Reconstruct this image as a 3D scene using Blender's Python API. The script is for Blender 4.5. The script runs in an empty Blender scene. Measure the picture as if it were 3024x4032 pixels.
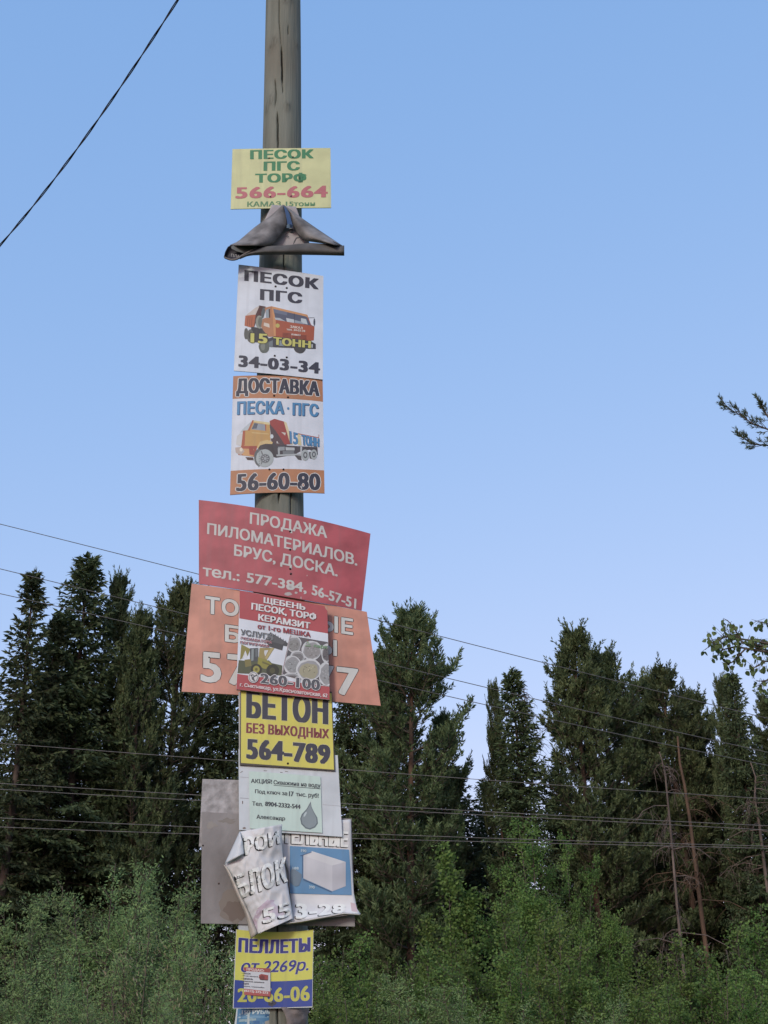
import bpy, bmesh, math, random
import numpy as np
from mathutils import Matrix, Vector, noise
R = math.radians
S = bpy.context.scene
COL = S.collection
# ------------------------------------------------------------------ camera
PITCH, ROLL, FPX, CH = 26.565, -1.05, 5000.0, 1.6
PW, PH = 3024, 4032
cam = bpy.data.cameras.new('camera')
cam.sensor_fit = 'VERTICAL'; cam.sensor_height = 24.0; cam.lens = FPX / PH * 24.0
cam.clip_start = 0.1; cam.clip_end = 2000
camo = bpy.data.objects.new('camera', cam); COL.objects.link(camo)
MR = (Matrix.Rotation(R(90 + PITCH), 3, 'X') @ Matrix.Rotation(R(ROLL), 3, 'Z'))
camo.matrix_world = Matrix.Translation((0, 0, CH)) @ MR.to_4x4()
S.camera = camo
# ------------------------------------------------------------------ sky and sun
SUN_EL, SUN_AZ = 25.0, 205.0         # compass degrees from +Y, clockwise: behind the camera, a little to the left
w = bpy.data.worlds.new('World'); S.world = w; w.use_nodes = True
nt = w.node_tree; bg = nt.nodes['Background']
sky = nt.nodes.new('ShaderNodeTexSky'); sky.sky_type = 'NISHITA'; sky.sun_disc = False
sky.sun_elevation = R(SUN_EL); sky.sun_rotation = R(SUN_AZ)
sky.altitude = 100; sky.air_density = 1.0; sky.dust_density = 0.6; sky.ozone_density = 3.0
# the low evening light evens the sky out: soften each channel's contrast, lavender towards the horizon
sp_ = nt.nodes.new('ShaderNodeSeparateColor'); cb_ = nt.nodes.new('ShaderNodeCombineColor'); nt.links.new(sky.outputs[0], sp_.inputs[0])
for i_, (k_, g_) in enumerate(((1.88, .73), (1.115, .43), (1.18, .26))):
    p_ = nt.nodes.new('ShaderNodeMath'); p_.operation = 'POWER'; p_.inputs[1].default_value = g_
    m_ = nt.nodes.new('ShaderNodeMath'); m_.operation = 'MULTIPLY'; m_.inputs[1].default_value = k_ * .1 ** g_ * 10
    nt.links.new(sp_.outputs[i_], p_.inputs[0]); nt.links.new(p_.outputs[0], m_.inputs[0]); nt.links.new(m_.outputs[0], cb_.inputs[i_])
nt.links.new(cb_.outputs[0], bg.inputs[0]); bg.inputs[1].default_value = 0.1
sl = bpy.data.lights.new('sun', 'SUN'); sl.energy = 1.7; sl.angle = R(14); sl.color = (1.0, 0.98, 0.88)
so = bpy.data.objects.new('sun', sl); COL.objects.link(so)
_d = Vector((math.sin(R(SUN_AZ)) * math.cos(R(SUN_EL)), math.cos(R(SUN_AZ)) * math.cos(R(SUN_EL)), math.sin(R(SUN_EL))))
so.rotation_euler = _d.to_track_quat('Z', 'Y').to_euler(); so.location = (-10, -20, 30)
S.view_settings.view_transform = 'Standard'; S.view_settings.look = 'None'
S.view_settings.exposure = 0.0; S.view_settings.gamma = 1
# ------------------------------------------------------------------ geometry helpers
rng = random.Random(7)
MRn = np.array(MR)
def ray(px, py):
    px = np.asarray(px, float); py = np.asarray(py, float)
    d = np.stack([(px - PW / 2) / FPX, -(py - PH / 2) / FPX, -np.ones_like(px)], -1)
    return d @ MRn.T
def at(px, py, Y):
    """point of the vertical plane Y seen at a photograph pixel"""
    d = ray(px, py); t = np.asarray(Y) / d[..., 1]
    return d * t[..., None] + np.array([0, 0, CH])
def lin(c):
    return tuple((v / 255 / 12.92) if v / 255 <= .04045 else ((v / 255 + .055) / 1.055) ** 2.4 for v in c)
def tag(o, label=None, cat=None, group=None, kind=None):
    for k, v in (('label', label), ('category', cat), ('group', group), ('kind', kind)):
        if v: o[k] = v
    return o
def empty(name, loc, label, cat, group=None):
    o = bpy.data.objects.new(name, None); COL.objects.link(o); o.location = loc; o.empty_display_size = .2
    return tag(o, label, cat, group)
def obj(name, me, mats, parent=None):
    o = bpy.data.objects.new(name, me); COL.objects.link(o)
    for m in (mats if isinstance(mats, (list, tuple)) else [mats]): me.materials.append(m)
    if parent: o.parent = parent
    return o
def np_mesh(name, V, F, mi=None, smooth=False):
    """V (n,3); F (m,k) with one k"""
    me = bpy.data.meshes.new(name); F = np.asarray(F, np.int32); k = F.shape[1]
    me.vertices.add(len(V)); me.vertices.foreach_set('co', np.asarray(V, np.float32).ravel())
    me.loops.add(F.size); me.loops.foreach_set('vertex_index', F.ravel())
    me.polygons.add(len(F)); me.polygons.foreach_set('loop_start', np.arange(0, F.size, k, dtype=np.int32))
    me.polygons.foreach_set('loop_total', np.full(len(F), k, np.int32))
    if mi is not None: me.polygons.foreach_set('material_index', np.asarray(mi, np.int32))
    if smooth: me.polygons.foreach_set('use_smooth', np.ones(len(F), bool))
    me.update(calc_edges=True); return me
def py_mesh(name, V, F, mi=None, smooth=False, off=None):
    V = np.asarray(V, float)
    if off is not None: V = V - np.asarray(off)
    me = bpy.data.meshes.new(name); me.from_pydata([tuple(v) for v in V], [], [tuple(int(i) for i in f) for f in F])
    if mi is not None:
        for p, m in zip(me.polygons, mi): p.material_index = m
    if smooth:
        for p in me.polygons: p.use_smooth = True
    me.update(); return me
def tube(paths, sides=6):
    """paths: list of (points (n,3), radii (n)) -> V, F quads"""
    VV, FF, b = [], [], 0
    for P, rad in paths:
        P = np.asarray(P, float); n = len(P); rad = np.broadcast_to(rad, n)
        T = np.gradient(P, axis=0); T /= np.linalg.norm(T, axis=1)[:, None] + 1e-9
        ref = np.where(np.abs(T[:, 2:3]) > .85, [[1., 0, 0]], [[0, 0, 1.]])
        A = np.cross(T, ref); A /= np.linalg.norm(A, axis=1)[:, None] + 1e-9
        B = np.cross(T, A); a = np.arange(sides) / sides * 2 * np.pi
        ring = P[:, None] + rad[:, None, None] * (np.cos(a)[None, :, None] * A[:, None] + np.sin(a)[None, :, None] * B[:, None])
        VV.append(ring.reshape(-1, 3)); i = np.arange(n - 1)[:, None] * sides; j = np.arange(sides)[None]; j2 = (j + 1) % sides
        FF.append(np.stack([i + j, i + j2, i + sides + j2, i + sides + j], -1).reshape(-1, 4) + b); b += n * sides
    return np.concatenate(VV), np.concatenate(FF)
# ------------------------------------------------------------------ materials
def mat_noise(name, c1, c2, scale=8, rough=.7, detail=6, stretch=(1, 1, 1), bump=0, bscale=40, lo=.35, hi=.65, spec=.3, objrand=0):
    m = bpy.data.materials.new(name); m.use_nodes = True; t = m.node_tree; b = t.nodes['Principled BSDF']
    tc = t.nodes.new('ShaderNodeTexCoord'); mp = t.nodes.new('ShaderNodeMapping'); mp.inputs['Scale'].default_value = stretch
    n = t.nodes.new('ShaderNodeTexNoise'); n.inputs['Scale'].default_value = scale; n.inputs['Detail'].default_value = detail
    r = t.nodes.new('ShaderNodeValToRGB'); r.color_ramp.elements[0].position = lo; r.color_ramp.elements[1].position = hi
    r.color_ramp.elements[0].color = (*c1, 1); r.color_ramp.elements[1].color = (*c2, 1)
    t.links.new(tc.outputs['Object'], mp.inputs[0]); t.links.new(mp.outputs[0], n.inputs[0]); t.links.new(n.outputs[0], r.inputs[0])
    out = r.outputs[0]
    if objrand:
        oi = t.nodes.new('ShaderNodeObjectInfo'); hs = t.nodes.new('ShaderNodeHueSaturation')
        mr = t.nodes.new('ShaderNodeMapRange'); mr.inputs[3].default_value = 1 - objrand; mr.inputs[4].default_value = 1 + objrand
        t.links.new(oi.outputs['Random'], mr.inputs[0]); t.links.new(mr.outputs[0], hs.inputs['Value'])
        mh = t.nodes.new('ShaderNodeMapRange'); mh.inputs[3].default_value = .485; mh.inputs[4].default_value = .515
        t.links.new(oi.outputs['Random'], mh.inputs[0]); t.links.new(mh.outputs[0], hs.inputs['Hue'])
        t.links.new(out, hs.inputs['Color']); out = hs.outputs[0]
    t.links.new(out, b.inputs['Base Color'])
    b.inputs['Roughness'].default_value = rough; b.inputs['Specular IOR Level'].default_value = spec
    if bump:
        n2 = t.nodes.new('ShaderNodeTexNoise'); n2.inputs['Scale'].default_value = bscale; n2.inputs['Detail'].default_value = 5
        bp = t.nodes.new('ShaderNodeBump'); bp.inputs['Strength'].default_value = bump; bp.inputs['Distance'].default_value = .01
        t.links.new(mp.outputs[0], n2.inputs[0]); t.links.new(n2.outputs[0], bp.inputs['Height']); t.links.new(bp.outputs[0], b.inputs['Normal'])
    return m
_pm = {}
LIGHT = np.array([1.04, .93, .97])      # what a white upright sheet returns in this evening light
RAW = {(206, 203, 214): (197, 199, 210), (204, 200, 212): (197, 198, 209), (220, 214, 142): (194, 191, 146), (204, 200, 198): (214, 211, 211), (180, 88, 94): (160, 76, 84), (216, 134, 100): (186, 128, 112), (216, 132, 72): (166, 114, 84), (216, 134, 72): (166, 114, 84),
       (214, 196, 56): (196, 184, 88), (184, 56, 60): (160, 70, 76), (52, 60, 140): (45, 64, 134), (184, 212, 206): (182, 197, 191), (196, 190, 196): (188, 190, 197), (208, 206, 220): (200, 201, 212), (204, 196, 60): (192, 186, 88), (50, 48, 132): (44, 46, 118), (46, 46, 62): (48, 50, 64)}
def paint(c, dirt=.10, rough=.55):
    """printed or painted colour; c is the sRGB colour it shows in the photograph's even light"""
    k = (c, dirt, rough)
    if k not in _pm:
        l_ = sum(c) / 3; t = RAW.get(c) or tuple((.76 * v + .24 * l_) * .90 for v in c)
        a = np.clip(np.array(lin(t)) / LIGHT, .008, .86)
        m = _pm[k] = mat_noise('print_%02x%02x%02x' % c, tuple(a * (1 - dirt)), tuple(np.clip(a * (1 + dirt * .5), 0, .88)), scale=9, rough=rough, detail=8, lo=.3, hi=.62, spec=.35)
        t_ = m.node_tree; b_ = t_.nodes['Principled BSDF']; src = b_.inputs['Base Color'].links[0].from_socket; tc = t_.nodes['Texture Coordinate']
        mp = t_.nodes.new('ShaderNodeMapping'); mp.inputs['Scale'].default_value = (34, 34, 2.2); n_ = t_.nodes.new('ShaderNodeTexNoise'); n_.inputs['Scale'].default_value = 1.; n_.inputs['Detail'].default_value = 5
        r_ = t_.nodes.new('ShaderNodeValToRGB'); r_.color_ramp.elements[0].position = .50; r_.color_ramp.elements[0].color = (0, 0, 0, 1); r_.color_ramp.elements[1].position = .78; r_.color_ramp.elements[1].color = (.42, .42, .42, 1)
        mx = t_.nodes.new('ShaderNodeMix'); mx.data_type = 'RGBA'; mx.inputs[7].default_value = (*np.clip(a * .55 + .06, 0, 1), 1)
        t_.links.new(tc.outputs['Object'], mp.inputs[0]); t_.links.new(mp.outputs[0], n_.inputs[0]); t_.links.new(n_.outputs[0], r_.inputs[0]); t_.links.new(r_.outputs[0], mx.inputs[0]); t_.links.new(src, mx.inputs[6]); t_.links.new(mx.outputs[2], b_.inputs['Base Color'])
    return _pm[k]
def foliage(name, c1, c2, scale=1.2, transl=.25, rand=.18):
    m = mat_noise(name, c1, c2, scale=scale, rough=.65, detail=4, lo=.38, hi=.66, spec=.25, objrand=rand)
    t = m.node_tree; b = t.nodes['Principled BSDF']; o = t.nodes['Material Output']
    src = b.inputs['Base Color'].links[0].from_socket
    tr = t.nodes.new('ShaderNodeBsdfTranslucent'); mx = t.nodes.new('ShaderNodeMixShader'); mx.inputs[0].default_value = transl
    t.links.new(src, tr.inputs[0]); t.links.new(b.outputs[0], mx.inputs[1]); t.links.new(tr.outputs[0], mx.inputs[2]); t.links.new(mx.outputs[0], o.inputs[0])
    return m
M = dict(
    grass=mat_noise('grass_ground', (.03, .05, .015), (.07, .09, .03), 3, .9),
    spruce=foliage('spruce_needles', (0.044, 0.063, 0.028), (0.1, 0.132, 0.056), 1.6),
    pine=foliage('pine_needles', (0.056, 0.084, 0.036), (0.138, 0.18, 0.078), 1.4),
    willow=foliage('willow_leaves', (.18, .275, .10), (.31, .44, .175), 1.0, .42),
    birch=foliage('broad_leaves', (.075, .142, .034), (.19, .29, .075), 1.0, .38),
    aspen=foliage('aspen_leaves', (.09, .14, .045), (.19, .26, .09), 3.0, .35),
    catkin=foliage('seed_catkins', (.22, .20, .12), (.34, .31, .20), 2.0, .2),
    bark=mat_noise('grey_bark', (.035, .028, .022), (.10, .08, .062), 5, .9, stretch=(1, 1, .25), objrand=.1),
    pinebark=mat_noise('orange_pine_bark', (.055, .040, .029), (.13, .080, .052), 4, .9, stretch=(1, 1, .3), objrand=.1),
    dead=mat_noise('dead_bark', (.08, .065, .054), (.17, .135, .11), 5, .9, stretch=(1, 1, .3)),
    twig=mat_noise('twig_bark', (.06, .052, .04), (.13, .11, .085), 6, .9),
    cable=mat_noise('black_cable', (.010, .012, .022), (.018, .02, .032), 6, .45),
    wire=mat_noise('bare_wire', (.10, .10, .095), (.17, .165, .155), 6, .5),
    darkwire=mat_noise('dark_wire', (.075, .08, .08), (.11, .115, .11), 6, .5),
    steel=mat_noise('rusty_nail', (.02, .015, .012), (.06, .04, .03), 60, .6),
)
# ------------------------------------------------------------------ ground
def ground():
    n = 40; xs = np.linspace(-900, 900, n); ys = np.linspace(-300, 1500, n)
    V = [(x, y, 0) for y in ys for x in xs]; F = [(j * n + i, j * n + i + 1, (j + 1) * n + i + 1, (j + 1) * n + i) for j in range(n - 1) for i in range(n - 1)]
    tag(obj('ground', np_mesh('ground', V, F), M['grass']), kind='structure')
ground()
# ------------------------------------------------------------------ trees
def unit(v): return v / (np.linalg.norm(v, axis=-1, keepdims=True) + 1e-9)
class Blades:
    def __init__(s, g): s.P, s.D, s.L, s.W, s.m, s.g = [], [], [], [], [], g
    def add(s, P, D, L, W, m=0):
        n = len(P); s.P.append(P); s.D.append(unit(D)); s.L.append(np.broadcast_to(L, n)); s.W.append(np.broadcast_to(W, n)); s.m.append(np.full(n, m))
    def mesh(s, name, wide=.45):
        P, D, L, W = (np.concatenate(x) for x in (s.P, s.D, s.L, s.W)); g = s.g; n = len(P)
        Sd = unit(np.cross(D, unit(g.normal(size=(n, 3)))))
        V = np.stack([P, P + D * (L * wide)[:, None] + Sd * (W / 2)[:, None], P + D * L[:, None], P + D * (L * wide)[:, None] - Sd * (W / 2)[:, None]], 1)
        return np_mesh(name, V.reshape(-1, 3), np.arange(4 * n).reshape(-1, 4), np.concatenate(s.m))
def link_tree(name, parts):
    r = bpy.data.objects.new(name, None); COL.objects.link(r); r.empty_display_size = .5
    for nm, me, m in parts: obj(nm, me, m, r)
    return r
def make_spruce(seed, H=20., Rb=2.6, zmin=1.5, step=.30, gaps=.12, name='spruce_tree', droop=1.):
    g = np.random.default_rng(seed); B = Blades(g); br = []
    z = zmin; sx, sy = g.uniform(0, 6, 2)
    def axis(z): return np.array([.12 * math.sin(z * .25 + sx) - .12 * math.sin(sx), .12 * math.sin(z * .22 + sy) - .12 * math.sin(sy), z])
    a0 = 0
    while z < H - .15:
        f = (H - z) / (H - zmin); nb = 6 if f > .25 else 5
        for k in range(nb):
            if g.random() < gaps: continue
            az = a0 + k * 2 * math.pi / nb + g.normal() * .25; L = (Rb * f ** .74 * g.uniform(.62, 1.18) + .10)
            h = np.array([math.cos(az), math.sin(az), 0]); side = np.array([-h[1], h[0], 0])
            up = (.55 - 1.0 * f * droop + g.normal() * .10) if f < .6 else (-.08 - .42 * (f - .6) * droop + g.normal() * .1)
            c = .38 + .15 * g.random()
            def pt(t): return axis(z) + h * (L * t)[:, None] + np.array([0, 0, 1]) * (L * (up * t - .42 * droop * t * t + c * t ** 3 * .8))[:, None]
            n = max(5, int(L / .11)); bs = 1.25 if f < .3 else 1.; t = np.linspace(.12, 1, n); P = pt(t)
            if L > .5: br.append((pt(np.linspace(0, .9, 5)), np.linspace(.012 + .012 * L, .006, 5)))
            tl = np.clip(.42 * L * (1.08 - t) ** .8 * (.35 + t), .10, .62)
            for sd in (-1, 1):
                q = np.maximum(1, (tl / .075).astype(int)); idx = np.repeat(np.arange(n), q)
                u = np.concatenate([np.linspace(.1, 1, k_) for k_ in q])
                d = unit(h * .62 + side * sd * .78 + np.array([0, 0, -.18 * droop]) + g.normal(size=(len(idx), 3)) * .10)
                p = P[idx] + d * (u * tl[idx])[:, None] + np.array([0, 0, -.10]) * (u * u * tl[idx] * 2)[:, None]
                D = d + g.normal(size=d.shape) * .38 + np.array([0, 0, -.30 * droop])
                B.add(p, D, g.uniform(.13, .25, len(p)) * bs, g.uniform(.055, .085, len(p)) * bs)
            for _r in range(2): B.add(P, h + g.normal(size=P.shape) * .4 + [0, 0, .1], g.uniform(.14, .26, n) * bs, .07 * bs)
        z += step * (.45 + .65 * f) * g.uniform(.8, 1.2); a0 += 1.1
    zz = np.linspace(H - .8, H, 14); P = np.array([axis(q) for q in zz])
    for _ in range(4): B.add(P, np.array([0, 0, .8]) + g.normal(size=P.shape) * .5, .16, .04)
    tz = np.linspace(0, H, 14); V, F = tube([(np.array([axis(q) for q in tz]), .19 * (1 - tz / H) ** .8 * H / 20 + .012)], 9)
    Vb, Fb = tube(br, 4)
    return link_tree(name, [('crown', B.mesh('spruce_crown'), M['spruce']), ('trunk', np_mesh('spruce_trunk', V, F, smooth=True), M['bark']), ('branches', np_mesh('spruce_branches', Vb, Fb), M['bark'])])
def tufts(B, P, U, g, n=11, L=.15, W=.05, ln=.36):
    """pine shoots: needles standing round short shoots that start at P and point along U"""
    k = len(P); U = unit(U); i = np.repeat(np.arange(k), n); u = np.tile(np.linspace(0, 1, n), k)
    rad = unit(np.cross(U[i], g.normal(size=(k * n, 3))))
    B.add(P[i] + U[i] * (u * ln * g.uniform(.7, 1.2, k)[i])[:, None], U[i] * (.75 + .5 * u[:, None]) + rad * .8, g.uniform(.8, 1.2, k * n) * L, W)
def make_pine(seed, H=20., zb=7., Rc=2.4, name='pine_tree', dens=1.15, upright=1., stubs=True, spire=3.6):
    g = np.random.default_rng(seed); B = Blades(g); br = []; sx, sy = g.uniform(0, 6, 2)
    def axis(z): return np.array([.22 * math.sin(z * .2 + sx) - .22 * math.sin(sx), .2 * math.sin(z * .17 + sy) - .2 * math.sin(sy), z])
    z = zb; a0 = g.uniform(0, 6)
    while z < H - .3:
        s = (z - zb) / (H - zb); prof = min(1, .6 + 1.8 * s) * (1 - math.exp(-((H - z) / spire) ** 1.2))
        for k in range(g.integers(3, 6)):
            if g.random() < .12: continue
            az = a0 + k * 1.4 + g.normal() * .35; L = Rc * prof * min(1.35, math.exp(g.normal() * .30 - .10)) + .12
            h = np.array([math.cos(az), math.sin(az), 0]); cu = (.18 + .16 * s) * upright; rise = min((.02 + .75 * s) + g.normal() * .14, .62 * (H - z) / L - cu)
            def pt(t): return axis(z) + h * (L * t)[..., None] + np.array([0, 0, 1]) * (L * (rise * t + cu * t * t * t))[..., None]
            br.append((pt(np.linspace(0, 1, 6)), np.linspace(.014 + .014 * L, .008, 6)))
            n = max(3, int(L * 5. * dens)); t = np.linspace(.22, 1, n); st = g.uniform(.75, 1.25)
            tufts(B, pt(t), h * .4 + np.array([0, 0, .9 * upright]) + g.normal(size=(n, 3)) * .28, g, 17, .17 * st, .055, .30 * st)
            tufts(B, pt(np.array([1., .94])), h * .35 + np.array([0, 0, 1.]) + g.normal(size=(2, 3)) * .15, g, 26, .15, .05, .30 + .42 * s)
            for t0 in np.arange(.26, .97, .11):
                for sd in (-1, 1):
                    l2 = L * .40 * (1.12 - t0) * g.uniform(.5, 1.4) + .12; dv = unit(h * .7 + np.array([-h[1], h[0], 0]) * sd * .8 + np.array([0, 0, .3]) + g.normal(size=3) * .2)
                    p0 = pt(np.array(t0)); m = max(1, int(l2 * 4.4 * dens)); u = np.linspace(.55, 1, m) if m > 1 else np.array([1.])
                    q = p0 + dv * (l2 * u)[:, None] + np.array([0, 0, .25]) * (l2 * u * u)[:, None]
                    if l2 > .3: br.append((np.array([p0, p0 + dv * l2 * .5, q[-1]]), np.array([.014, .010, .007])))
                    tufts(B, q, dv * .4 + np.array([0, 0, .9 * upright]) + g.normal(size=(m, 3)) * .28, g, 17, .17 * st, .055, .28 * st)
        z += .50 * (1.1 - .5 * s) * g.uniform(.7, 1.35); a0 += .8
    zz = np.linspace(H - 1.3, H - .15, 10); P = np.array([axis(q) for q in zz]); tufts(B, P, np.array([0, 0, 1.]) + g.normal(size=P.shape) * .35, g, 16, .15)
    if stubs:
        for _ in range(34):
            zs = g.uniform(zb * .45, zb + 1); az = g.uniform(0, 6.28); L = g.uniform(.4, 1.9); h = np.array([math.cos(az), math.sin(az), g.uniform(-.35, .25)])
            b0 = axis(zs); pts = np.array([b0, b0 + h * L * .5, b0 + h * L + [0, 0, g.uniform(-.4, .15)]]); br.append((pts, np.array([.02, .013, .006])))
            for _k in range(3):
                q = b0 + h * L * g.uniform(.4, .9); br.append((np.array([q, q + g.normal(size=3) * .3]), np.array([.007, .004])))
    tz = np.linspace(0, H - .4, 14); V, F = tube([(np.array([axis(q) for q in tz]), .17 * (1 - tz / H) ** .7 * H / 20 + .02)], 9)
    Vb, Fb = tube(br, 4)
    return link_tree(name, [('crown', B.mesh('pine_crown'), M['pine']), ('trunk', np_mesh('pine_trunk', V, F, smooth=True), M['pinebark']), ('branches', np_mesh('pine_branches', Vb, Fb), M['twig'])])
def make_shrub(seed, H=6., W=2.2, leaf=(.075, .022), n=16000, mat='willow', name='willow_shrub', hang=.3, stems=9, spray=420, catkins=0, narrow=0., z0=.12):
    """broad-leaved shrub or young tree: stems fan out of the base, sprays of leaves end on them"""
    g = np.random.default_rng(seed); B = Blades(g); br = []; tips = []
    for s_ in range(stems):
        az = g.uniform(0, 6.28); out = W * g.uniform(.05, .75) * (1 - narrow); hh = H * g.uniform(.78, 1.) * (1 - .16 * (out / W) ** 2)
        if s_ == 0: out *= .2; hh = H
        t = np.linspace(0, 1, 8); h = np.array([math.cos(az), math.sin(az), 0])
        P = h * (out * t ** 1.4)[:, None] + np.array([0, 0, 1]) * (hh * t)[:, None] + np.cumsum(g.normal(size=(8, 3)) * .05, 0) * [1, 1, .2]
        br.append((P, np.linspace(.035, .006, 8) * H / 6)); tips.append(P)
    per = max(6, n // spray)
    for i in range(spray):
        P = tips[g.integers(0, stems)]; t = z0 + (1 - z0) * g.random() ** .55; f = t * 7; a = int(min(6, f)); p0 = P[a] + (P[a + 1] - P[a]) * (f - a)
        az = g.uniform(0, 6.28); L = (W * .42 * (1.15 - t) ** .55 + .12) * g.uniform(.4, 1.25) * (1 - .4 * narrow)
        d = unit(np.array([math.cos(az), math.sin(az), g.uniform(.25, 1.9)])); u = np.linspace(0, 1, 5)
        Q = p0 + d * (L * u)[:, None] + np.array([0, 0, -hang * .5]) * (L * u * u)[:, None]
        if L > .3: br.append((Q, np.linspace(.008, .003, 5)))
        m = int(per * g.uniform(.6, 1.4)); uu = g.random(m) ** .7; q = p0 + d * (L * uu)[:, None] + np.array([0, 0, -hang * .5]) * (L * uu * uu)[:, None] + g.normal(size=(m, 3)) * (.045 + .06 * L)
        D = d * .5 + g.normal(size=(m, 3)) * .75 + [0, 0, -hang]
        B.add(q, D, leaf[0] * g.uniform(.6, 1.35, m), leaf[1] * g.uniform(.7, 1.3, m))
    mats = [M[mat]]
    if catkins:
        for i in range(catkins):
            P = tips[g.integers(0, stems)]; t = g.uniform(.45, .98); f = t * 7; a = int(min(6, f)); p0 = P[a] + (P[a + 1] - P[a]) * (f - a)
            p = p0 + unit(g.normal(size=3)) * W * .35 * g.uniform(.3, 1.2); k = g.integers(2, 5)
            B.add(p + g.normal(size=(k, 3)) * .07, np.array([.3, -.2, -1.]) + g.normal(size=(k, 3)) * .25, g.uniform(.09, .16, k), .022, 1)
        mats.append(M['catkin'])
    V, F = tube(br, 4)
    return link_tree(name, [('foliage', B.mesh('leaves', .4), mats), ('stems', np_mesh('stems', V, F), M['twig'])])
def copy_tree(o):
    c = o.copy(); COL.objects.link(c)
    for ch in o.children:
        k = ch.copy(); COL.objects.link(k); k.parent = c
    return c
_used = set()
def plant(proto, Hp, px, py, d, wid, rot, label, cat, group, tilt=0.):
    """stand a copy of a tree so that its top is at height and place seen at the photograph's pixel, d metres away"""
    o = proto if proto.name not in _used else copy_tree(proto)
    _used.add(o.name); _used.add(proto.name)
    p = at(px, py, d); k = p[2] / Hp
    o.location = (p[0] - tilt * p[2], d, -.02); o.scale = (k * wid, k * wid, k); o.rotation_euler = (0, tilt, rot)
    return tag(o, label, cat, group)
SP = [make_spruce(11, Rb=3.1), make_spruce(12, Rb=2.5, gaps=.14), make_spruce(13, Rb=3.2), make_spruce(14, Rb=2.3, step=.38, gaps=.24)]
PI_ = [make_pine(21, zb=4.5, Rc=1.75, spire=4.6), make_pine(22, zb=4., Rc=1.85, spire=3.2), make_pine(23, zb=8., Rc=1.7, spire=4.), make_pine(24, zb=4.5, Rc=1.6), make_pine(25, zb=8., Rc=1.5)]
G1 = 'conifers of the forest edge'
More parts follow.
